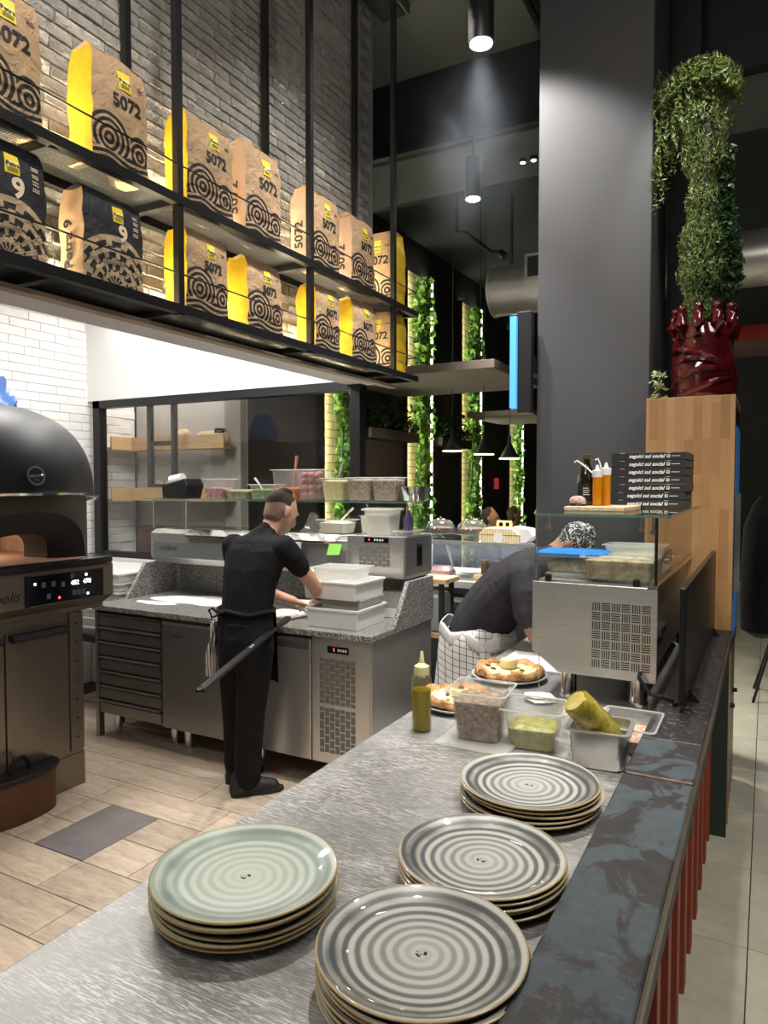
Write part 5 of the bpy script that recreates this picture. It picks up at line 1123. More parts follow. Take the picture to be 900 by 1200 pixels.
gf = B().box(UX0 + .008, UX1 - .005, UY0 + .012, UY0 + .018, UZ1 + .006, GT).build('front_glass', glass, un); B().box(UX0 + .006, UX0 + .010, UY0 + .011, UY0 + .019, UZ1 + .006, GT).build('glass_edge', chrome, gf)
gr_ = B().box(UX1 - .012, UX1 - .006, UY0 + .02, 3.93, UZ1 + .008, GT).build('side_glass', glass, un); B().box(UX1 - .014, UX1 - .004, UY0 + .010, UY0 + .022, UZ1 + .006, GT).build('corner_edge', black, un)
for x, z in ((UX0 + .055, GT - .045), (UX1 - .06, GT - .045), (UX1 - .02, GT - .05)): B().cyl((x, UY0 + .006, z), (x, UY0 + .026, z), .009, n=12).build('glass_clamp', chrome, un); B().box(x - .004, x + .004, UY0 + .014, UY0 + .02, z, GT).build('clamp_arm', chrome, un)
for x in (UX0 + .045, UX1 - .085): B().rbox(x, x + .022, UY0 + .006, UY0 + .028, UZ1, UZ1 + .028, .003).build('glass_foot', black, un)
B().tube([(-.385, UY0 - .002, 1.083), (-.385, UY0 - .03, 1.075), (-.345, UY0 - .03, 1.02), (-.30, UY0 - .04, 1.02), (-.262, UY0 - .05, 1.017), (-.25, UY0 - .08, 1.018), (-.265, UY0 - .10, 1.017)], .007, 8).build('power_cable', rubber, un, smooth=True)
# containers inside the glass
bt_ = gn('food_box', 'clear food box with bright blue lid inside the glass', 'food box', -.665, 2.83, UZ1 + .02, .215, .15, .065, plastic, .6, mottled('mushrooms', (.2, .14, .08), (.4, .3, .2), (.6, .5, .36), 60), taper=.88)
bl = [c for c in bt_.children][0]; B().rbox(-.128, .128, -.095, .095, .066, .084, .008).build('blue_lid', bluep, bt_)
B().rbox(-.10, .10, -.07, .07, -.0185, -.001, .004).build('base_tray', milky, bt_)
gn('food_box', 'large clear food box of sliced mushrooms before the blue lidded one', 'food box', -.475, 2.735, UZ1 + .012, .25, .14, .085, plastic, .82, mottled('sliced_mushrooms', (.26, .16, .08), (.46, .33, .2), (.62, .5, .36), 40), taper=.90)
gn('food_box', 'milky food box standing behind the box of sliced mushrooms', 'food box', -.455, 2.94, UZ1 + .012, .21, .16, .115, milky, .6, creamy, taper=.88)
# black panel standing on the ledge
tv = thing('sneeze_guard', 'tall black guard screen standing on the ledge beside the display fridge', 'screen', (-.24, 3.2, ZE))
B().box(-.243, -.223, 2.455, 3.94, ZE + .02, 1.415).build('panel', mat('panel_black', (.007, .007, .008), .3), tv, bev=.003)
for y in (2.60, 3.8): B().prism([(-.26, ZE), (-.19, ZE), (-.20, ZE + .008), (-.222, ZE + .04), (-.245, ZE + .04), (-.255, ZE + .008)], y, y + .02, 'y').build('foot', black, tv)
# on the glass top: board with bottles, boxes
ZB = GT + .0095
bo_ = thing('serving_board', 'small wooden board carrying the bottles on the glass top', 'board', (-.6, 3.1, ZB)); B().prism([(-.735, 2.92), (-.50, 2.93), (-.48, 3.22), (-.735, 3.22)], ZB, ZB + .016, 'z').build('board', board_w, bo_, bev=.003)
zb = ZB + .0165
dbt = thing('dark_bottle', 'dark glass bottle with black label on the wooden board', 'bottle', (-.69, 3.08, zb))
B().lathe([(.034, 0), (.037, .004), (.037, .095), (.034, .125), (.020, .165), (.0145, .178), (.0145, .205), (.001, .205)], (-.685, 3.10, zb), 28).build('bottle_glass', darkbottle, dbt, smooth=True)
B().lathe([(.0165, .198), (.017, .202), (.017, .216), (.001, .218)], (-.685, 3.10, zb), 20).build('cap', mat('bronze_cap', (.20, .13, .06), .4, .6), dbt, smooth=True)
lbm = B().lathe([(.0374, .018), (.0378, .02), (.0378, .09), (.0374, .092)], (-.685, 3.10, zb), 28, closed=False); lb_ = lbm.build('label', mat('bottle_label', (.006, .006, .006), .6), dbt, smooth=True)
for k in range(4): B().box(-.69, -.662 - .004 * (k % 2), 3.0600, 3.0625, zb + .045 + k * .009, zb + .048 + k * .009).build('print_line', whiteink, lb_)
cap = thing('lace_cap', 'pink lace doily crumpled against the foot of the dark bottle', 'doily', (-.70, 3.02, zb)); B().ell((-.700, 3.01, zb + .018), (.036, .03, .026), 16, 8).build('doily_body', mottled('pink_lace', (.28, .16, .15), (.48, .32, .30), (.62, .48, .45), 90), cap, smooth=True); B().lathe([(.035, 0), (.03, .012), (.001, .014)], (-.700, 3.01, zb), 16).build('dark_base', black, cap)
for i, (x, y, hh) in enumerate(((-.627, 3.04, .125), (-.603, 3.10, .135))):
    T = thing('honey_bottle', ('front' if i == 0 else 'rear') + ' squeeze bottle of amber honey on the wooden board', 'bottle', (x, y, zb), group='honey bottles on the board')
    B().lathe([(.017, 0), (.0185, .003), (.0185, hh - .012), (.017, hh - .006), (.001, hh - .005)], (x, y, zb), 20).build('bottle_body', honey, T, smooth=True)
    B().lathe([(.0205, hh - .006), (.021, hh), (.0215, hh + .022), (.010, hh + .026), (.0045, hh + .046), (.001, hh + .047)], (x, y, zb), 20).build('white_cap', white, T, smooth=True)
    B().tube([(x - .02, y, zb + hh + .012), (x - .05 + i * .025, y, zb + hh + .04), (x - .085 + i * .05, y, zb + hh + .065), (x - .095 + i * .05, y, zb + hh + .058)], .0035, 6).build('cap_strap', white, T, smooth=True)
for k in range(7):
    lab = 'black pizza box, ' + ('topmost' if k == 6 else 'bottom' if k == 0 else ['', 'sixth', 'fifth', 'fourth', 'third', 'second'][k] + ' from the top') + ' of the stack on the glass top'
    z = ZB + k * .0362; dx = -.006 if k < 2 else random.uniform(-.001, .001); x0, x1, y0, y1 = -.648 + dx, -.322 + dx, 3.45, 3.78
    T = thing('pizza_box', lab, 'box', ((x0 + x1) / 2, 3.6, z), group='black pizza boxes on the glass top')
    B().box(x0, x1, y0, y1, z, z + .0345).build('box_body', cardb, T, bev=.0015); B().box(x1 - .0005, x1 + .001, y0 + .002, y1, z + .002, z + .032).build('edge_face', cardside, T)
    text('seguici sui social', .0235, whiteink, T, (x0 + .155, y0 - .001, z + .0175), X1, Z1, shear=.3, bold=.0007)
    ic = B().rbox(x0 + .242, x0 + .256, y0 - .001, y0, z + .011, z + .025, .002).build('app_icon', whiteink, T); B().box(x0 + .246, x0 + .252, y0 - .0015, y0 - .001, z + .015, z + .021).build('icon_lens', cardb, ic)
    B().box(x0 + .262, x0 + .298, y0 - .0008, y0, z + .0165, z + .0190).build('small_print', whiteink, T)
    B().box(x0 + .04, x0 + .06, y0 - .0008, y0, z + .032, z + .0335).box(x0 + .24, x0 + .26, y0 - .0008, y0, z + .032, z + .0335).build('tab_edge', whiteink, T)
# ---------------------------------------------------------------- tall cabinet with drinks fridge
cb_ = thing('tall_cabinet', 'tall oak stave cabinet with drinks fridge at the end of the counter', 'cabinet', (-.36, 4.3, 0))
B().box(-.575, -.150, 4.0, 4.02, 0.0, 2.20).build('end_board', stave, cb_, bev=.002)
B().box(-.575, -.150, 4.02, 4.66, 2.17, 2.20).build('top_board', stave, cb_)
B().box(-.575, -.20, 4.02, 4.66, 0, 2.17).build('carcass', blackm, cb_)
fd = B().box(-.20, -.15, 4.03, 4.66, .86, 2.15).build('fridge_door', black, cb_, bev=.004); B().box(-.150, -.146, 4.10, 4.60, .95, 2.05).build('door_glass', fridge_blue, fd); B().box(-.146, -.12, 4.06, 4.08, 1.2, 1.7).build('pull_handle', chrome, fd)
for y0 in (4.03, 4.35): dr = B().box(-.20, -.155, y0, y0 + .31, .02, .84).build('cabinet_door', mat('grey_door', (.10, .10, .095), .4), cb_, bev=.003); B().cyl((-.155, y0 + .05, .6), (-.13, y0 + .05, .6), .012, n=12).build('knob', black, dr)
# maroon vase with crown, plant column
vz = 2.201; va = thing('ceramic_vase', 'glossy maroon ceramic vase with knobbed crown on the oak cabinet', 'vase', (-.325, 4.30, vz)); n = 48
rs = []
for j, (r, z) in enumerate([(.150, 0), (.160, .02), (.166, .06), (.160, .12), (.168, .17), (.158, .22), (.150, .27), (.158, .31), (.150, .36), (.146, .40), (.138, .405), (.13, .36)]):
    rs.append([(-.325 + r * (1 + (.05 * math.sin(3 * 2 * PI * k / n + z * 16) + .03 * math.sin(7 * 2 * PI * k / n - z * 34) + .022 * math.sin(2 * PI * k / n * 2 + 60 * z)) * (1 if 0 < j < 9 else .2)) * math.cos(2 * PI * k / n), 4.30 + r * (1 + .05 * math.sin(3 * 2 * PI * k / n + z * 16)) * math.sin(2 * PI * k / n), vz + z) for k in range(n)])
B().rings(rs).build('vase_body', maroon, va, smooth=True)
for k in range(10):
    a = 2 * PI * k / 10 + .2; kn = B(); cx_, cy_ = -.325 + .148 * math.cos(a), 4.30 + .148 * math.sin(a)
    kn.tube([(cx_, cy_, vz + .33), (cx_ + .012 * math.cos(a), cy_ + .012 * math.sin(a), vz + .40), (cx_, cy_, vz + .45), (cx_, cy_, vz + .475)], [.026, .034, .024, .026], 12); kn.ell((cx_, cy_, vz + .492), (.024, .024, .022), 12, 8); kn.build('crown_knob', maroon, va, smooth=True)
for k in range(4):   # folds of drapery on the front
    B().tube([(-.325 + .165 * math.sin(a), 4.30 - .165 * math.cos(a), vz + .06 + .055 * k + .05 * math.sin(a * 1.5 + k)) for a in [(-1.3 + 2.4 * j / 12) for j in range(13)]], [.006 + .012 * math.sin(PI * j / 12) for j in range(13)], 8).build('drapery_fold', maroon, va, smooth=True)
def leaves(P_, size, asp=.45, seed=0, droop=None, jitter=.5):
    """many small folded leaves at points P_ (n x 3)"""
    r = np.random.default_rng(seed); n = len(P_); d = r.normal(size=(n, 3)); 
    if droop is not None: d = d * jitter + np.array(droop)
    d /= np.linalg.norm(d, axis=1)[:, None]; s = np.cross(d, r.normal(size=(n, 3))); s /= np.linalg.norm(s, axis=1)[:, None] + 1e-9; nn_ = np.cross(d, s)
    L = size * r.uniform(.6, 1.3, n)[:, None]; W = L * asp
    v = np.stack([P_ - d * L * .5, P_ + s * W * .5 + nn_ * W * .15, P_ + d * L * .5, P_ - s * W * .5 + nn_ * W * .15], 1).reshape(-1, 3)
    f = np.arange(n * 4).reshape(n, 4); bb = B(); bb.v = v.tolist(); bb.f = [tuple(int(q) for q in k) for k in f]; bb.mi = [0] * n; return bb
pt = thing('tall_plant', 'tall column of trailing greenery rising from the maroon vase', 'plant', (-.325, 4.3, vz + .4))
r = np.random.default_rng(3)
def colpts(n, z0, z1, rad, cx=-.325, cy=4.3, bow=0):
    z = r.uniform(z0, z1, n); a = r.uniform(0, 2 * PI, n); q = np.sqrt(r.uniform(.35, 1, n)) * rad(z); return np.stack([cx + bow * (z - z0) + q * np.cos(a), cy + q * np.sin(a), z], 1)
stuff(leaves(colpts(9500, 2.62, 3.98, lambda z: .105 + .025 * np.sin(z * 9) + .012 * np.sin(z * 31), cx=-.34), .034, .20, 1, (0, 0, -.9), .8).build('foliage', fern, pt, fix=False))
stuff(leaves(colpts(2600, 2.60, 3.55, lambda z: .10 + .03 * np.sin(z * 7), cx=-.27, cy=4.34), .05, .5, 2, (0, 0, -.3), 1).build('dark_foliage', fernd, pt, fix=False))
z = r.uniform(0, 1, 2600); top = np.stack([-.36 + .20 * (r.uniform(-1, 1, 2600)), 4.27 + .12 * r.uniform(-1, 1, 2600), 4.0 - .12 * z], 1); top[:, 0] = np.where(np.abs(top[:, 0] + .36) > .2, -.36, top[:, 0]); top[:, 2] -= .35 * ((top[:, 0] + .36) / .2) ** 2 * .3
stuff(leaves(top, .045, .22, 4, (0, 0, -.5), 1).build('crown_foliage', fern, pt, fix=False))
hp_ = []
for k in range(26):
    x = -.60 + .20 * k / 25 + r.uniform(-.01, .01); y = 4.24 + r.uniform(-.06, .06); L = r.uniform(.35, .72) * (1.12 - .6 * abs(k - 4) / 25)
    for q in np.linspace(0, 1, 70): hp_.append((x + .012 * math.sin(9 * q + k) + r.normal() * .006, y + r.normal() * .006, 3.98 - L * q + r.normal() * .006))
stuff(leaves(np.array(hp_), .034, .25, 5, (0, 0, -.8), .9).build('trailing_foliage', fern, pt, fix=False))
B().cyl((-.325, 4.30, vz + .37), (-.325, 4.30, 3.95), .02, n=8).build('stem_pole', blackm, pt)
lp = np.stack([-.53 + r.normal(0, .018, 60), 4.14 + r.normal(0, .03, 60), 2.205 + r.uniform(.01, .16, 60)], 1); sp2 = thing('small_plant', 'small light green sprig beside the maroon vase', 'plant', (-.53, 4.15, vz)); stuff(leaves(lp, .035, .5, 6).build('foliage', leafmat('pale_leaves', (.20, .28, .10), (.35, .42, .2), (.5, .55, .32)), sp2, fix=False)); B().cyl((-.53, 4.14, vz), (-.53, 4.14, vz + .12), .004, n=6).build('stem', fernd, sp2)
# ---------------------------------------------------------------- screen on the pillar
ws = thing('wall_screen', 'narrow blue glowing screen in a black housing on the pillar side', 'screen', (-1.28, 4.1, 2.4)); B().box(-1.315, -1.232, 4.10, 4.16, 2.17, 2.76).build('housing', black, ws, bev=.004); B().box(-1.356, -1.318, 4.085, 4.16, 2.20, 2.735).build('lit_panel', bluescreen, ws); B().box(-1.30, -1.226, 4.16, 4.30, 2.40, 2.50).build('bracket', black, ws)
# ---------------------------------------------------------------- side rack and appliances behind the prep counter
rk = thing('wooden_rack', 'dark rack with pale wooden boards behind the prep counter', 'rack', (-2.1, 4.6, 0))
for z in (1.075, .705): B().box(-2.45, -1.89, 4.38, 4.62, z, z + .032).build('board', wood, rk, bev=.003)
for x in (-2.43, -1.95):
    for y in (4.40, 4.57): B().box(x, x + .03, y, y + .03, 0, 1.075).build('post', blackm, rk)
mw = thing('grey_appliance', 'small grey appliance on the lower board of the rack', 'appliance', (-2.1, 4.6, .737)); B().rbox(-2.40, -1.935, 4.40, 4.60, .738, 1.0, .02).build('case', mat('grey_plastic', (.26, .28, .29), .4), mw); 
for k in range(6): B().box(-1.9355, -1.9345, 4.46 + .018 * k, 4.53 + .018 * k, .78, .86).build('vent_slot', blackm, mw)
mk_ = thing('mesh_cabinet', 'low black perforated cabinet behind the bending cook', 'cabinet', (-1.8, 5.0, 0)); B().box(-2.3, -1.62, 4.95, 5.2, 0, .86).build('mesh_box', perf, mk_); B().box(-1.61, -1.2, 4.98, 5.2, 0, .84).build('mesh_panel', perf, mk_)
# ---------------------------------------------------------------- glass counter case behind
dc = thing('display_case', 'long glass counter display case behind the bending cook', 'display case', (-2.0, 5.5, 0))
B().box(-3.0, -1.26, 5.22, 5.95, .20, .62).build('base', mat('greige_base', (.17, .15, .13), .5, .3), dc); B().box(-3.0, -1.26, 5.30, 5.95, .62, .92).build('upper_base', mat('brown_base', (.10, .085, .07), .5), dc)
B().box(-3.0, -1.26, 5.2, 5.95, .92, .985).build('deck', steelh, dc, bev=.004); B().box(-3.0, -1.26, 5.19, 5.2, .885, .93).build('deck_trim', black, dc); B().box(-2.5, -1.5, 5.25, 5.31, .76, .78).build('wood_rail', wood, dc)
B().box(-3.0, -1.26, 5.22, 5.90, 1.285, 1.295).build('top_glass', glass, dc); B().box(-3.0, -1.26, 5.205, 5.222, 1.27, 1.30).build('top_rail', mat('grey_rail', (.36, .37, .37), .35, .5), dc)
B().prism([(5.90, 1.29), (6.02, 1.0), (6.03, 1.0), (5.91, 1.29)], -3.0, -1.26, 'x').build('customer_glass', glassy('case_glass', (.80, .84, .92), 1.4, .08, .18, (.32, .36, .46)), dc)
B().prism([(5.22, 1.285), (5.42, .985), (5.45, .985), (5.25, 1.285)], -2.26, -2.25, 'x').build('slanted_strut', glassy('strut_glass', (.85, .88, .9), 1.2, .05, .3, (.7, .72, .74)), dc)
B().box(-3.0, -1.26, 5.75, 5.9, .985, 1.005).build('inner_tray', white, dc)
for i, x in enumerate((-1.985, -1.875)):
    T = thing('spice_jar', ('left' if i == 0 else 'right') + ' brown spice jar inside the display case', 'jar', (x, 5.4, 1.02), group='jars in the display case'); B().lathe([(.034, 0), (.036, .004), (.036, .085), (.001, .085)], (x, 5.40, 1.031), 18).build('jar_body', mat('jar_brown', (.14, .075, .045), .3), T, smooth=True); B().lathe([(.036, .086), (.036, .108), (.001, .108)], (x, 5.40, 1.031), 18).build('lid', mat('bronze_lid', (.30, .22, .14), .35, .6), T, smooth=True)
T = thing('cheese_block', 'pale wooden tray under the spice jars', 'tray', (-1.93, 5.4, .985)); B().rbox(-2.06, -1.74, 5.32, 5.48, .986, 1.03, .008).build('tray', board_w, T)
T = thing('wrapped_meat', 'pink wrapped piece of meat at the left of the display case', 'meat', (-2.42, 5.4, .985)); B().rbox(-2.5, -2.26, 5.28, 5.46, .986, 1.075, .03).build('meat', mat('pink_meat', (.50, .30, .32), .4, var=.2, scale=20), T)
T = thing('white_plate', 'white plate of cream inside the case beside the strut', 'plate', (-2.25, 5.5, .985)); B().lathe([(.07, 0), (.11, .012), (.112, .016), (.06, .008), (.001, .008)], (-2.18, 5.56, 1.006), 28).build('disc', white, T, smooth=True)
def dome(label, x, y, R):
    T = thing('cake_dome', label, 'cake stand', (x, y, 1.296), group='glass domes on the display case')
    B().lathe([(.07, 0), (.072, .006), (.02, .014), (.016, .035), (R + .012, .042), (R + .014, .05), (.001, .05)], (x, y, 1.296), 32).build('stand', glassy('stand_glass', (.8, .82, .82), 1.2, .02, .25, (.5, .5, .5)), T, smooth=True)
    B().lathe([(R, .051)] + [(R * math.cos(PI / 2 * k / 10) ** .7, .051 + R * .86 * math.sin(PI / 2 * k / 10)) for k in range(1, 10)] + [(.012, .051 + R * .87), (.016, .051 + R * .95), (.001, .051 + R * .99)], (x, y, 1.296), 36).build('dome', glassy('dome_glass', (.86, .88, .88), 2.0, .02, .06), T, smooth=True)
    B().lathe([(R * .75, .052), (R * .78, .09), (R * .5, .10), (.001, .102)], (x, y, 1.296), 24).build('cake', mat('dark_cake', (.10, .05, .035), .6, var=.4, scale=30), T, smooth=True)
dome('glass cake dome standing left of the striped cake box', -2.115, 5.45, .135); dome('glass cake dome half hidden behind the topping fridge', -2.40, 5.45, .13)
T = thing('cake_box', 'yellow and white striped cardboard cake box with handle', 'cake box', (-1.83, 5.4, 1.296)); t = MT('striped_card'); x_, y_, z_ = t.xyz(); t.col(t.mix(((x_ + y_) * 46).frac().lt(.5), (.78, .74, .58), (.72, .52, .14))).set(Roughness=.6); stripes = t.m
bx = [(-2.0, 1.297), (-1.67, 1.297), (-1.67, 1.352), (-1.72, 1.405), (-1.95, 1.405), (-2.0, 1.352)]
B().prism(bx, 5.28, 5.50, 'y').build('box_body', stripes, T, bev=.003); B().box(-2.002, -1.668, 5.278, 5.502, 1.349, 1.355).build('fold_line', mat('brown_fold', (.20, .12, .08), .7), T); B().prism([(-1.71, 1.297), (-1.62, 1.30), (-1.57, 1.35), (-1.60, 1.40), (-1.72, 1.42)], 5.30, 5.48, 'y').build('open_flap', white, T)
hd_ = B(); hd_.box(-1.89, -1.76, 5.385, 5.395, 1.405, 1.415).box(-1.89, -1.868, 5.385, 5.395, 1.415, 1.445).box(-1.782, -1.76, 5.385, 5.395, 1.415, 1.445).box(-1.835, -1.815, 5.385, 5.395, 1.415, 1.445).box(-1.885, -1.765, 5.385, 5.395, 1.445, 1.462); hd_.build('handle', mat('cream_card', (.76, .68, .42), .6), T); B().cyl((-1.835, 5.276, 1.335), (-1.835, 5.279, 1.335), .04, n=20).build('oval_label', white, T)
# ---------------------------------------------------------------- ivy niches on the restaurant wall
for i, (yc, wd_, zt_, zb_) in enumerate(((6.72, .62, 4.55, .4), (8.72, .66, 4.55, .4), (10.62, .70, 4.55, .4), (12.9, .62, 4.55, .4), (14.9, .6, 4.55, .4))):
    lab = ['seen through the kitchen window', 'nearest beyond the hanging shelf end', 'second beyond the hanging shelf end', 'narrow one behind the pendant lamps', 'farthest one beside the pillar'][i]
    T = thing('ivy_niche', 'lit wall niche with climbing ivy, ' + lab, 'green wall', (-4.2, yc, 0), group='lit ivy niches'); y0, y1 = yc - wd_ / 2, yc + wd_ / 2
    B().box(-4.22, -4.205, y0, y1, zb_, zt_).build('niche_tile', nichetile, T); B().box(-4.125, -4.115, y1 - .016, y1 - .004, zb_, zt_).build('led_strip', led_w, T); B().box(-4.203, -4.172, y0 + .001, y0 + .004, zb_, zt_).build('led_strip', led_w, T); B().box(-4.22, -4.165, y0 - .03, y0, zb_, zt_).build('niche_frame', blackm, T); B().box(-4.22, -4.10, y1, y1 + .03, zb_, zt_).build('niche_frame', blackm, T)  # near-side strip is added, hidden by the frame, to brighten the tile
    n_ = 2000 if i < 3 else 900; zz = r.uniform(zb_, zt_ - .05, n_); pts = np.stack([np.full(n_, -4.15) + r.uniform(-.05, .09, n_), yc + .08 + (.14 + .06 * np.sin(zz * 5 + i)) * r.uniform(-1.25, 1.25, n_), zz], 1)
    stuff(leaves(pts, .10, .8, 20 + i).build('ivy_foliage', ivy, T, fix=False)); B().tube([(-4.13, yc + .05 * math.sin(k), zb_ + (zt_ - zb_) * k / 14) for k in range(15)], .012, 6).build('ivy_stem', fernd, T)
# planter ledges between the niches
for i, (y0, y1) in enumerate(((7.1, 8.35), (9.1, 10.22))):
    T = thing('planter_shelf', ('near' if i == 0 else 'far') + ' high wall ledge with trailing plants between ivy niches', 'planter', (-4.1, y0, 2.5)); B().box(-4.22, -3.98, y0, y1, 2.28, 2.40).build('ledge', brownwall, T); n_ = 500; stuff(leaves(np.stack([-4.1 + r.normal(0, .07, n_), r.uniform(y0, y1, n_), 2.42 + np.abs(r.normal(0, .12, n_))], 1), .09, .5, 40 + i).build('foliage', fernd, T, fix=False))
# ---------------------------------------------------------------- lamps, duct, panels, tracks
def cylspot(label, p, L, R, up):
    T = thing('spotlight', label, 'spotlight', p, group='cylinder spotlights'); x, y, z = p
    B().lathe([(R * .88, -L), (R, -L), (R, 0), (.001, 0)], p, 28).build('housing', black, T, smooth=True); B().cyl((x, y, z - L - .003), (x, y, z - L - .001), R * .85, n=24).build('lamp_face', lampface, T); B().cyl((x, y, z), (x, y, up), .012, n=8).build('stem', black, T); return T
cylspot('large cylinder spotlight at the top of the picture', (-1.37, 3.62, 4.36), .30, .068, 5.0)
cylspot('smaller cylinder spotlight hanging from the black track', (-2.026, 5.2, 4.226), .30, .062, 4.40)
spot((-1.37, 3.62, 4.04), (-1.5, 3.7, 0), 160, 70, .7, .06, (.95, .97, 1)); spot((-2.026, 5.2, 3.90), (-2.1, 5.4, 0), 150, 70, .7, .06, (.95, .97, 1))
T = thing('lighting_track', 'black lighting track crossing under the dark beam', 'lighting track', (-2, 4.6, 4.05)); B().box(-4.2, -1.22, 5.17, 5.23, 4.385, 4.425).build('track_rail', mat('track_black', (.03, .03, .03), .35, .5), T)
T = thing('lighting_track', 'black lighting track running away along the ceiling beside the pillar', 'lighting track', (-1.27, 3, 4.5)); B().box(-1.465, -1.43, -.5, 5.15, 4.89, 4.93).box(-1.41, -1.395, -.5, 5.15, 4.90, 4.92).build('track_rail', mat('track_black', (.03, .03, .03), .35, .5), T)
T = thing('ceiling_unit', 'white framed square ceiling unit over the shelf end', 'ceiling unit', (-2.3, 4.0, 4.5)); B().box(-2.42, -2.20, 4.0, 4.45, 4.93, 5.0).build('case', ceil_m, T); B().box(-2.40, -2.22, 4.02, 4.43, 4.92, 4.93).build('grille', blackm, T)
T = thing('air_duct', 'large galvanised round air duct with grille', 'duct', (-2, 7.3, 3.8)); B().cyl((-2.62, 7.35, 3.79), (3.2, 7.35, 3.79), .25, n=40).build('duct_pipe', galv, T, smooth=True)
for x in (-2.61, -2.0): B().lathe([(0, 0)], (0, 0, 0), 3) if 0 else B().cyl((x - .012, 7.35, 3.79), (x + .012, 7.35, 3.79), .262, n=40).build('flange', galv, T, smooth=True)
B().box(-2.20, -1.5, 7.07, 7.12, 3.80, 4.06).build('grille_frame', galv, T); B().box(-2.17, -1.5, 7.064, 7.07, 3.83, 4.03).build('grille', perf, T)
for i, (x, y, z) in enumerate(((-3.265, 7.75, 2.132), (-2.873, 7.75, 2.086), (-2.569, 7.75, 2.034))):
    T = thing('pendant_lamp', ['left', 'middle', 'right'][i] + ' black cone pendant lamp in the dining room', 'pendant lamp', (x, y, z), group='cone pendant lamps'); B().lathe([(.112, 0), (.022, .17), (.018, .26), (.001, .262)], (x, y, z), 28).build('shade', blackm, T, smooth=True); B().cyl((x, y, z + .004), (x, y, z + .006), .106, n=28).build('glow_disc', pend_in, T); B().cyl((x, y, z + .26), (x, y, 5.0), .004, n=6).build('cord', black, T); B().lathe([(.112, -.003), (.116, 0), (.112, .006), (.108, 0)], (x, y, z), 28, closed=True).build('rim', pend_in, T)
    point((x, y, z - .06), 6, .05, (1, .8, .5))
T = thing('ceiling_panel', 'large taupe acoustic panel hanging above the dining room', 'acoustic panel', (-3, 7, 2.9)); B().box(-4.19, -2.33, 6.55, 8.2, 2.86, 2.95).build('panel', slabm, T, bev=.01)
for x, y in ((-3.9, 6.9), (-2.6, 6.9), (-2.6, 7.9)): B().cyl((x, y, 2.95), (x, y, 5.0), .006, n=6).build('wire', black, T)
T = thing('ceiling_panel', 'smaller taupe acoustic panel farther back in the dining room', 'acoustic panel', (-3.4, 10.5, 2.7)); B().box(-3.9, -2.9, 9.8, 11.3, 2.72, 2.80).build('panel', slabm, T, bev=.01); B().cyl((-3.4, 10.5, 2.8), (-3.4, 10.5, 5.0), .006, n=6).build('wire', black, T)
for i, (x, y) in enumerate(((-1.826, 5.80), (-1.735, 5.80), (-2.99, 5.73))):
    T = thing('downlight', ['left of the two small downlights under the beam by the pillar', 'right of the two small downlights under the beam by the pillar', 'lone small downlight under the beam above the shelf end'][i], 'downlight', (x, y, 4.415), group='downlights under the beam'); B().lathe([(.03, 0), (.032, -.03), (.001, -.03)], (x, y, 4.42), 16).build('housing', black, T); B().cyl((x, y, 4.388), (x, y, 4.3895), .018, n=14).build('lamp_face', lampface, T)
T = thing('lamp_arm', 'black lighting arm hanging before the air duct', 'lamp arm', (-3.0, 6.9, 4.1)); B().tube([(-2.87, 6.9, 5.0), (-2.87, 6.9, 4.33), (-2.77, 6.9, 4.31), (-2.50, 6.9, 4.08), (-2.40, 6.9, 4.06)], .022, 8).build('arm', black, T); B().cyl((-2.40, 6.9, 4.06), (-2.35, 6.9, 4.0), .04, n=14).build('head', black, T)
T = thing('fire_sign', 'small red fire extinguisher sign on the dark wall', 'sign', (-4.1, 11.5, 1.75)); B().box(-4.32, -4.14, 11.9, 11.92, 1.66, 1.85).build('plate', emis('sign_red', (.55, .05, .04), .35), T); sgm = B(); sgm.box(-4.27, -4.245, 11.895, 11.9, 1.70, 1.80).box(-4.215, -4.185, 11.895, 11.9, 1.70, 1.77).box(-4.21, -4.19, 11.895, 11.9, 1.78, 1.81).box(-4.245, -4.235, 11.895, 11.9, 1.78, 1.80); sgm.build('pictogram', whiteink, T); B().box(-4.24, -4.22, 11.9, 11.93, 1.75, 1.76).build('fixing', black, T)
T = thing('dining_table', 'dark dining table of the far guests', 'table', (-2.2, 8.9, 0)); B().box(-2.5, -1.6, 8.5, 9.2, .72, .75).build('top', brownwood, T); 
for x in (-2.4, -1.7): B().box(x - .03, x + .03, 8.8, 8.9, 0, .72).build('leg', black, T)
for i, (x, y) in enumerate(((-2.985, 8.12), (-3.16, 9.6), (-3.03, 10.9))):
    T = thing('dining_chair', ['left', 'middle', 'right'][i] + ' black chair under the far guests', 'chair', (x, y, 0), group='far dining chairs'); B().box(x - .13, x + .13, y - .2, y + .2, .41, .45).build('seat', black, T)
    for a in (-.11, .11):
        for c in (-.17, .17): B().cyl((x + a, y + c, 0), (x + a, y + c, .41), .012, n=6).build('leg', black, T)
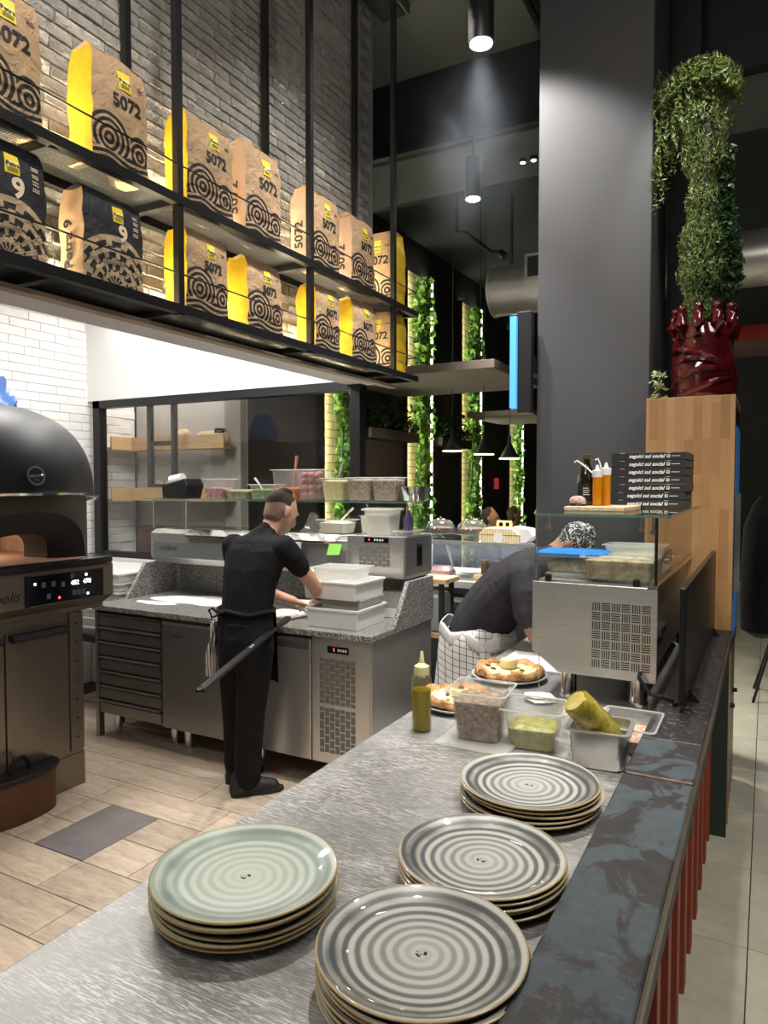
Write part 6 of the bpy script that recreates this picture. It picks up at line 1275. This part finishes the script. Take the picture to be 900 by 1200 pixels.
# ---------------------------------------------------------------- hall side at the right edge
T = thing('shell_chair', 'maroon shell chair with black legs at the right edge', 'chair', (.12, 6.6, 0)); ch = []
for j in range(9):
    q = j / 8; ch.append([(.13 + .25 * math.sin((k / 10 - .5) * 2.2) , 6.35 + .5 * (1 - q) * (1 - .0) - .05 * math.cos((k / 10 - .5) * 2.4) + .12 * q, .46 + .42 * q ** 1.6 + .10 * abs(k / 10 - .5)) for k in range(11)])
o = B().add([p for q in ch for p in q], [(j * 11 + k, j * 11 + k + 1, j * 11 + k + 12, j * 11 + k + 11) for j in range(8) for k in range(10)]).build('shell_seat', mat('maroon_shell', (.055, .010, .016), .45), T, smooth=True); md = o.modifiers.new('so', 'SOLIDIFY'); md.thickness = .014
for sx in (-.17, .17):
    for sy in (-.2, .18): B().cyl((.13 + sx * .5, 6.6 + sy * .5, .46), (.13 + sx * 1.2, 6.6 + sy * 1.2, 0), .011, n=8).build('leg', black, T)
T = thing('coat_figure', 'black padded coat hanging by the drinks fridge', 'coat', (-.1, 5.3, 1.0)); B().lathe([(.06, 0), (.16, .05), (.17, .45), (.15, .75), (.08, .9), (.03, .95)], (-.02, 5.4, .72), 20, .8, 1).build('coat_body', trousers, T, smooth=True); B().box(-.04, 0.0, 5.38, 5.62, 1.62, 1.66).build('hook_rail', black, T)
T = thing('red_beam', 'red canopy beam far right beyond the vase', 'beam', (.4, 9, 3.0)); B().box(-.45, 3.0, 8.6, 9.0, 3.28, 3.44).build('fascia', mat('red_fascia', (.32, .02, .015), .5), T); B().box(-.45, 3.0, 8.62, 9.2, 3.20, 3.28).build('soffit', mat('brown_soffit', (.12, .08, .06), .6), T)
# ---------------------------------------------------------------- goods on the alcove shelves
def lump(name, label, cat, c, r_, m, seed):
    q = random.Random(seed); T = thing(name, label, cat, (c[0], c[1], c[2])); bb = B()
    for k in range(6): bb.ell((c[0] + q.uniform(-.6, .6) * r_[0], c[1] + q.uniform(-.3, .3) * r_[1], c[2] + r_[2] * .55), (r_[0] * .6, r_[1] * .7, r_[2] * q.uniform(.42, .55)), 12, 8)
    bb.build('goods', m, T, smooth=True)
bread = mat('bread_tan', (.46, .32, .19), .7, var=.3, scale=20)
lump('bread_pile', 'pile of tan bread on the upper shelf behind the window', 'bread', (-4.55, 4.70, 2.071), (.13, .07, .15), bread, 1)
lump('bread_pile', 'flat row of bread rolls on the upper shelf right part', 'bread', (-4.22, 4.70, 2.071), (.16, .06, .13), bread, 2)
lump('spice_bag', 'heap of small packets on the lower shelf behind the window', 'packets', (-4.75, 4.70, 1.621), (.16, .07, .16), mottled('packets', (.3, .1, .1), (.5, .4, .3), (.6, .6, .55), 30), 3)
for lab, x, z, m in (('dark jar with white label on the upper alcove shelf', -4.12, 2.071, darkbottle), ('dark jar on the lower alcove shelf beside the packets', -4.5, 1.621, darkbottle)):
    T = thing('preserve_jar', lab, 'jar', (x, 4.70, z), group='jars on the alcove shelves'); B().lathe([(.04, 0), (.045, .005), (.045, .13), (.001, .13)], (x, 4.70, z), 18).build('jar_body', m, T, smooth=True); B().lathe([(.046, .05), (.0462, .06), (.0462, .10), (.046, .11)], (x, 4.70, z), 18).build('jar_label', whiteink, T, smooth=True); B().lathe([(.046, .13), (.046, .15), (.001, .15)], (x, 4.70, z), 18).build('lid', ink, T, smooth=True)
# ---------------------------------------------------------------- thin smoke drifting below the large spotlight
t = MT('kitchen_smoke'); nt = t.nt; nt.nodes.remove(t.p); x, y, z = t.xyz()
rr_ = (x * x * 5.5 + y * y * 5.5 + z * z * 2.6).sqrt(); den = (1 - rr_.step(.1, .95)) * t.noise(2.6, 3, .55, dist=.8).step(.30, .80)
vol = nt.nodes.new('ShaderNodeVolumeScatter'); vol.inputs['Color'].default_value = (.85, .92, 1, 1); nt.links.new((den * .15).k, vol.inputs['Density']); nt.links.new(vol.outputs[0], nt.nodes['Material Output'].inputs['Volume'])
sm_ = B().ell((0, 0, 0), (.42, .42, .62), 16, 10).build('smoke_haze', t.m); sm_.location = (-1.42, 3.66, 3.55); stuff(sm_); tag(sm_, 'faint smoke drifting below the large cylinder spotlight', 'smoke')
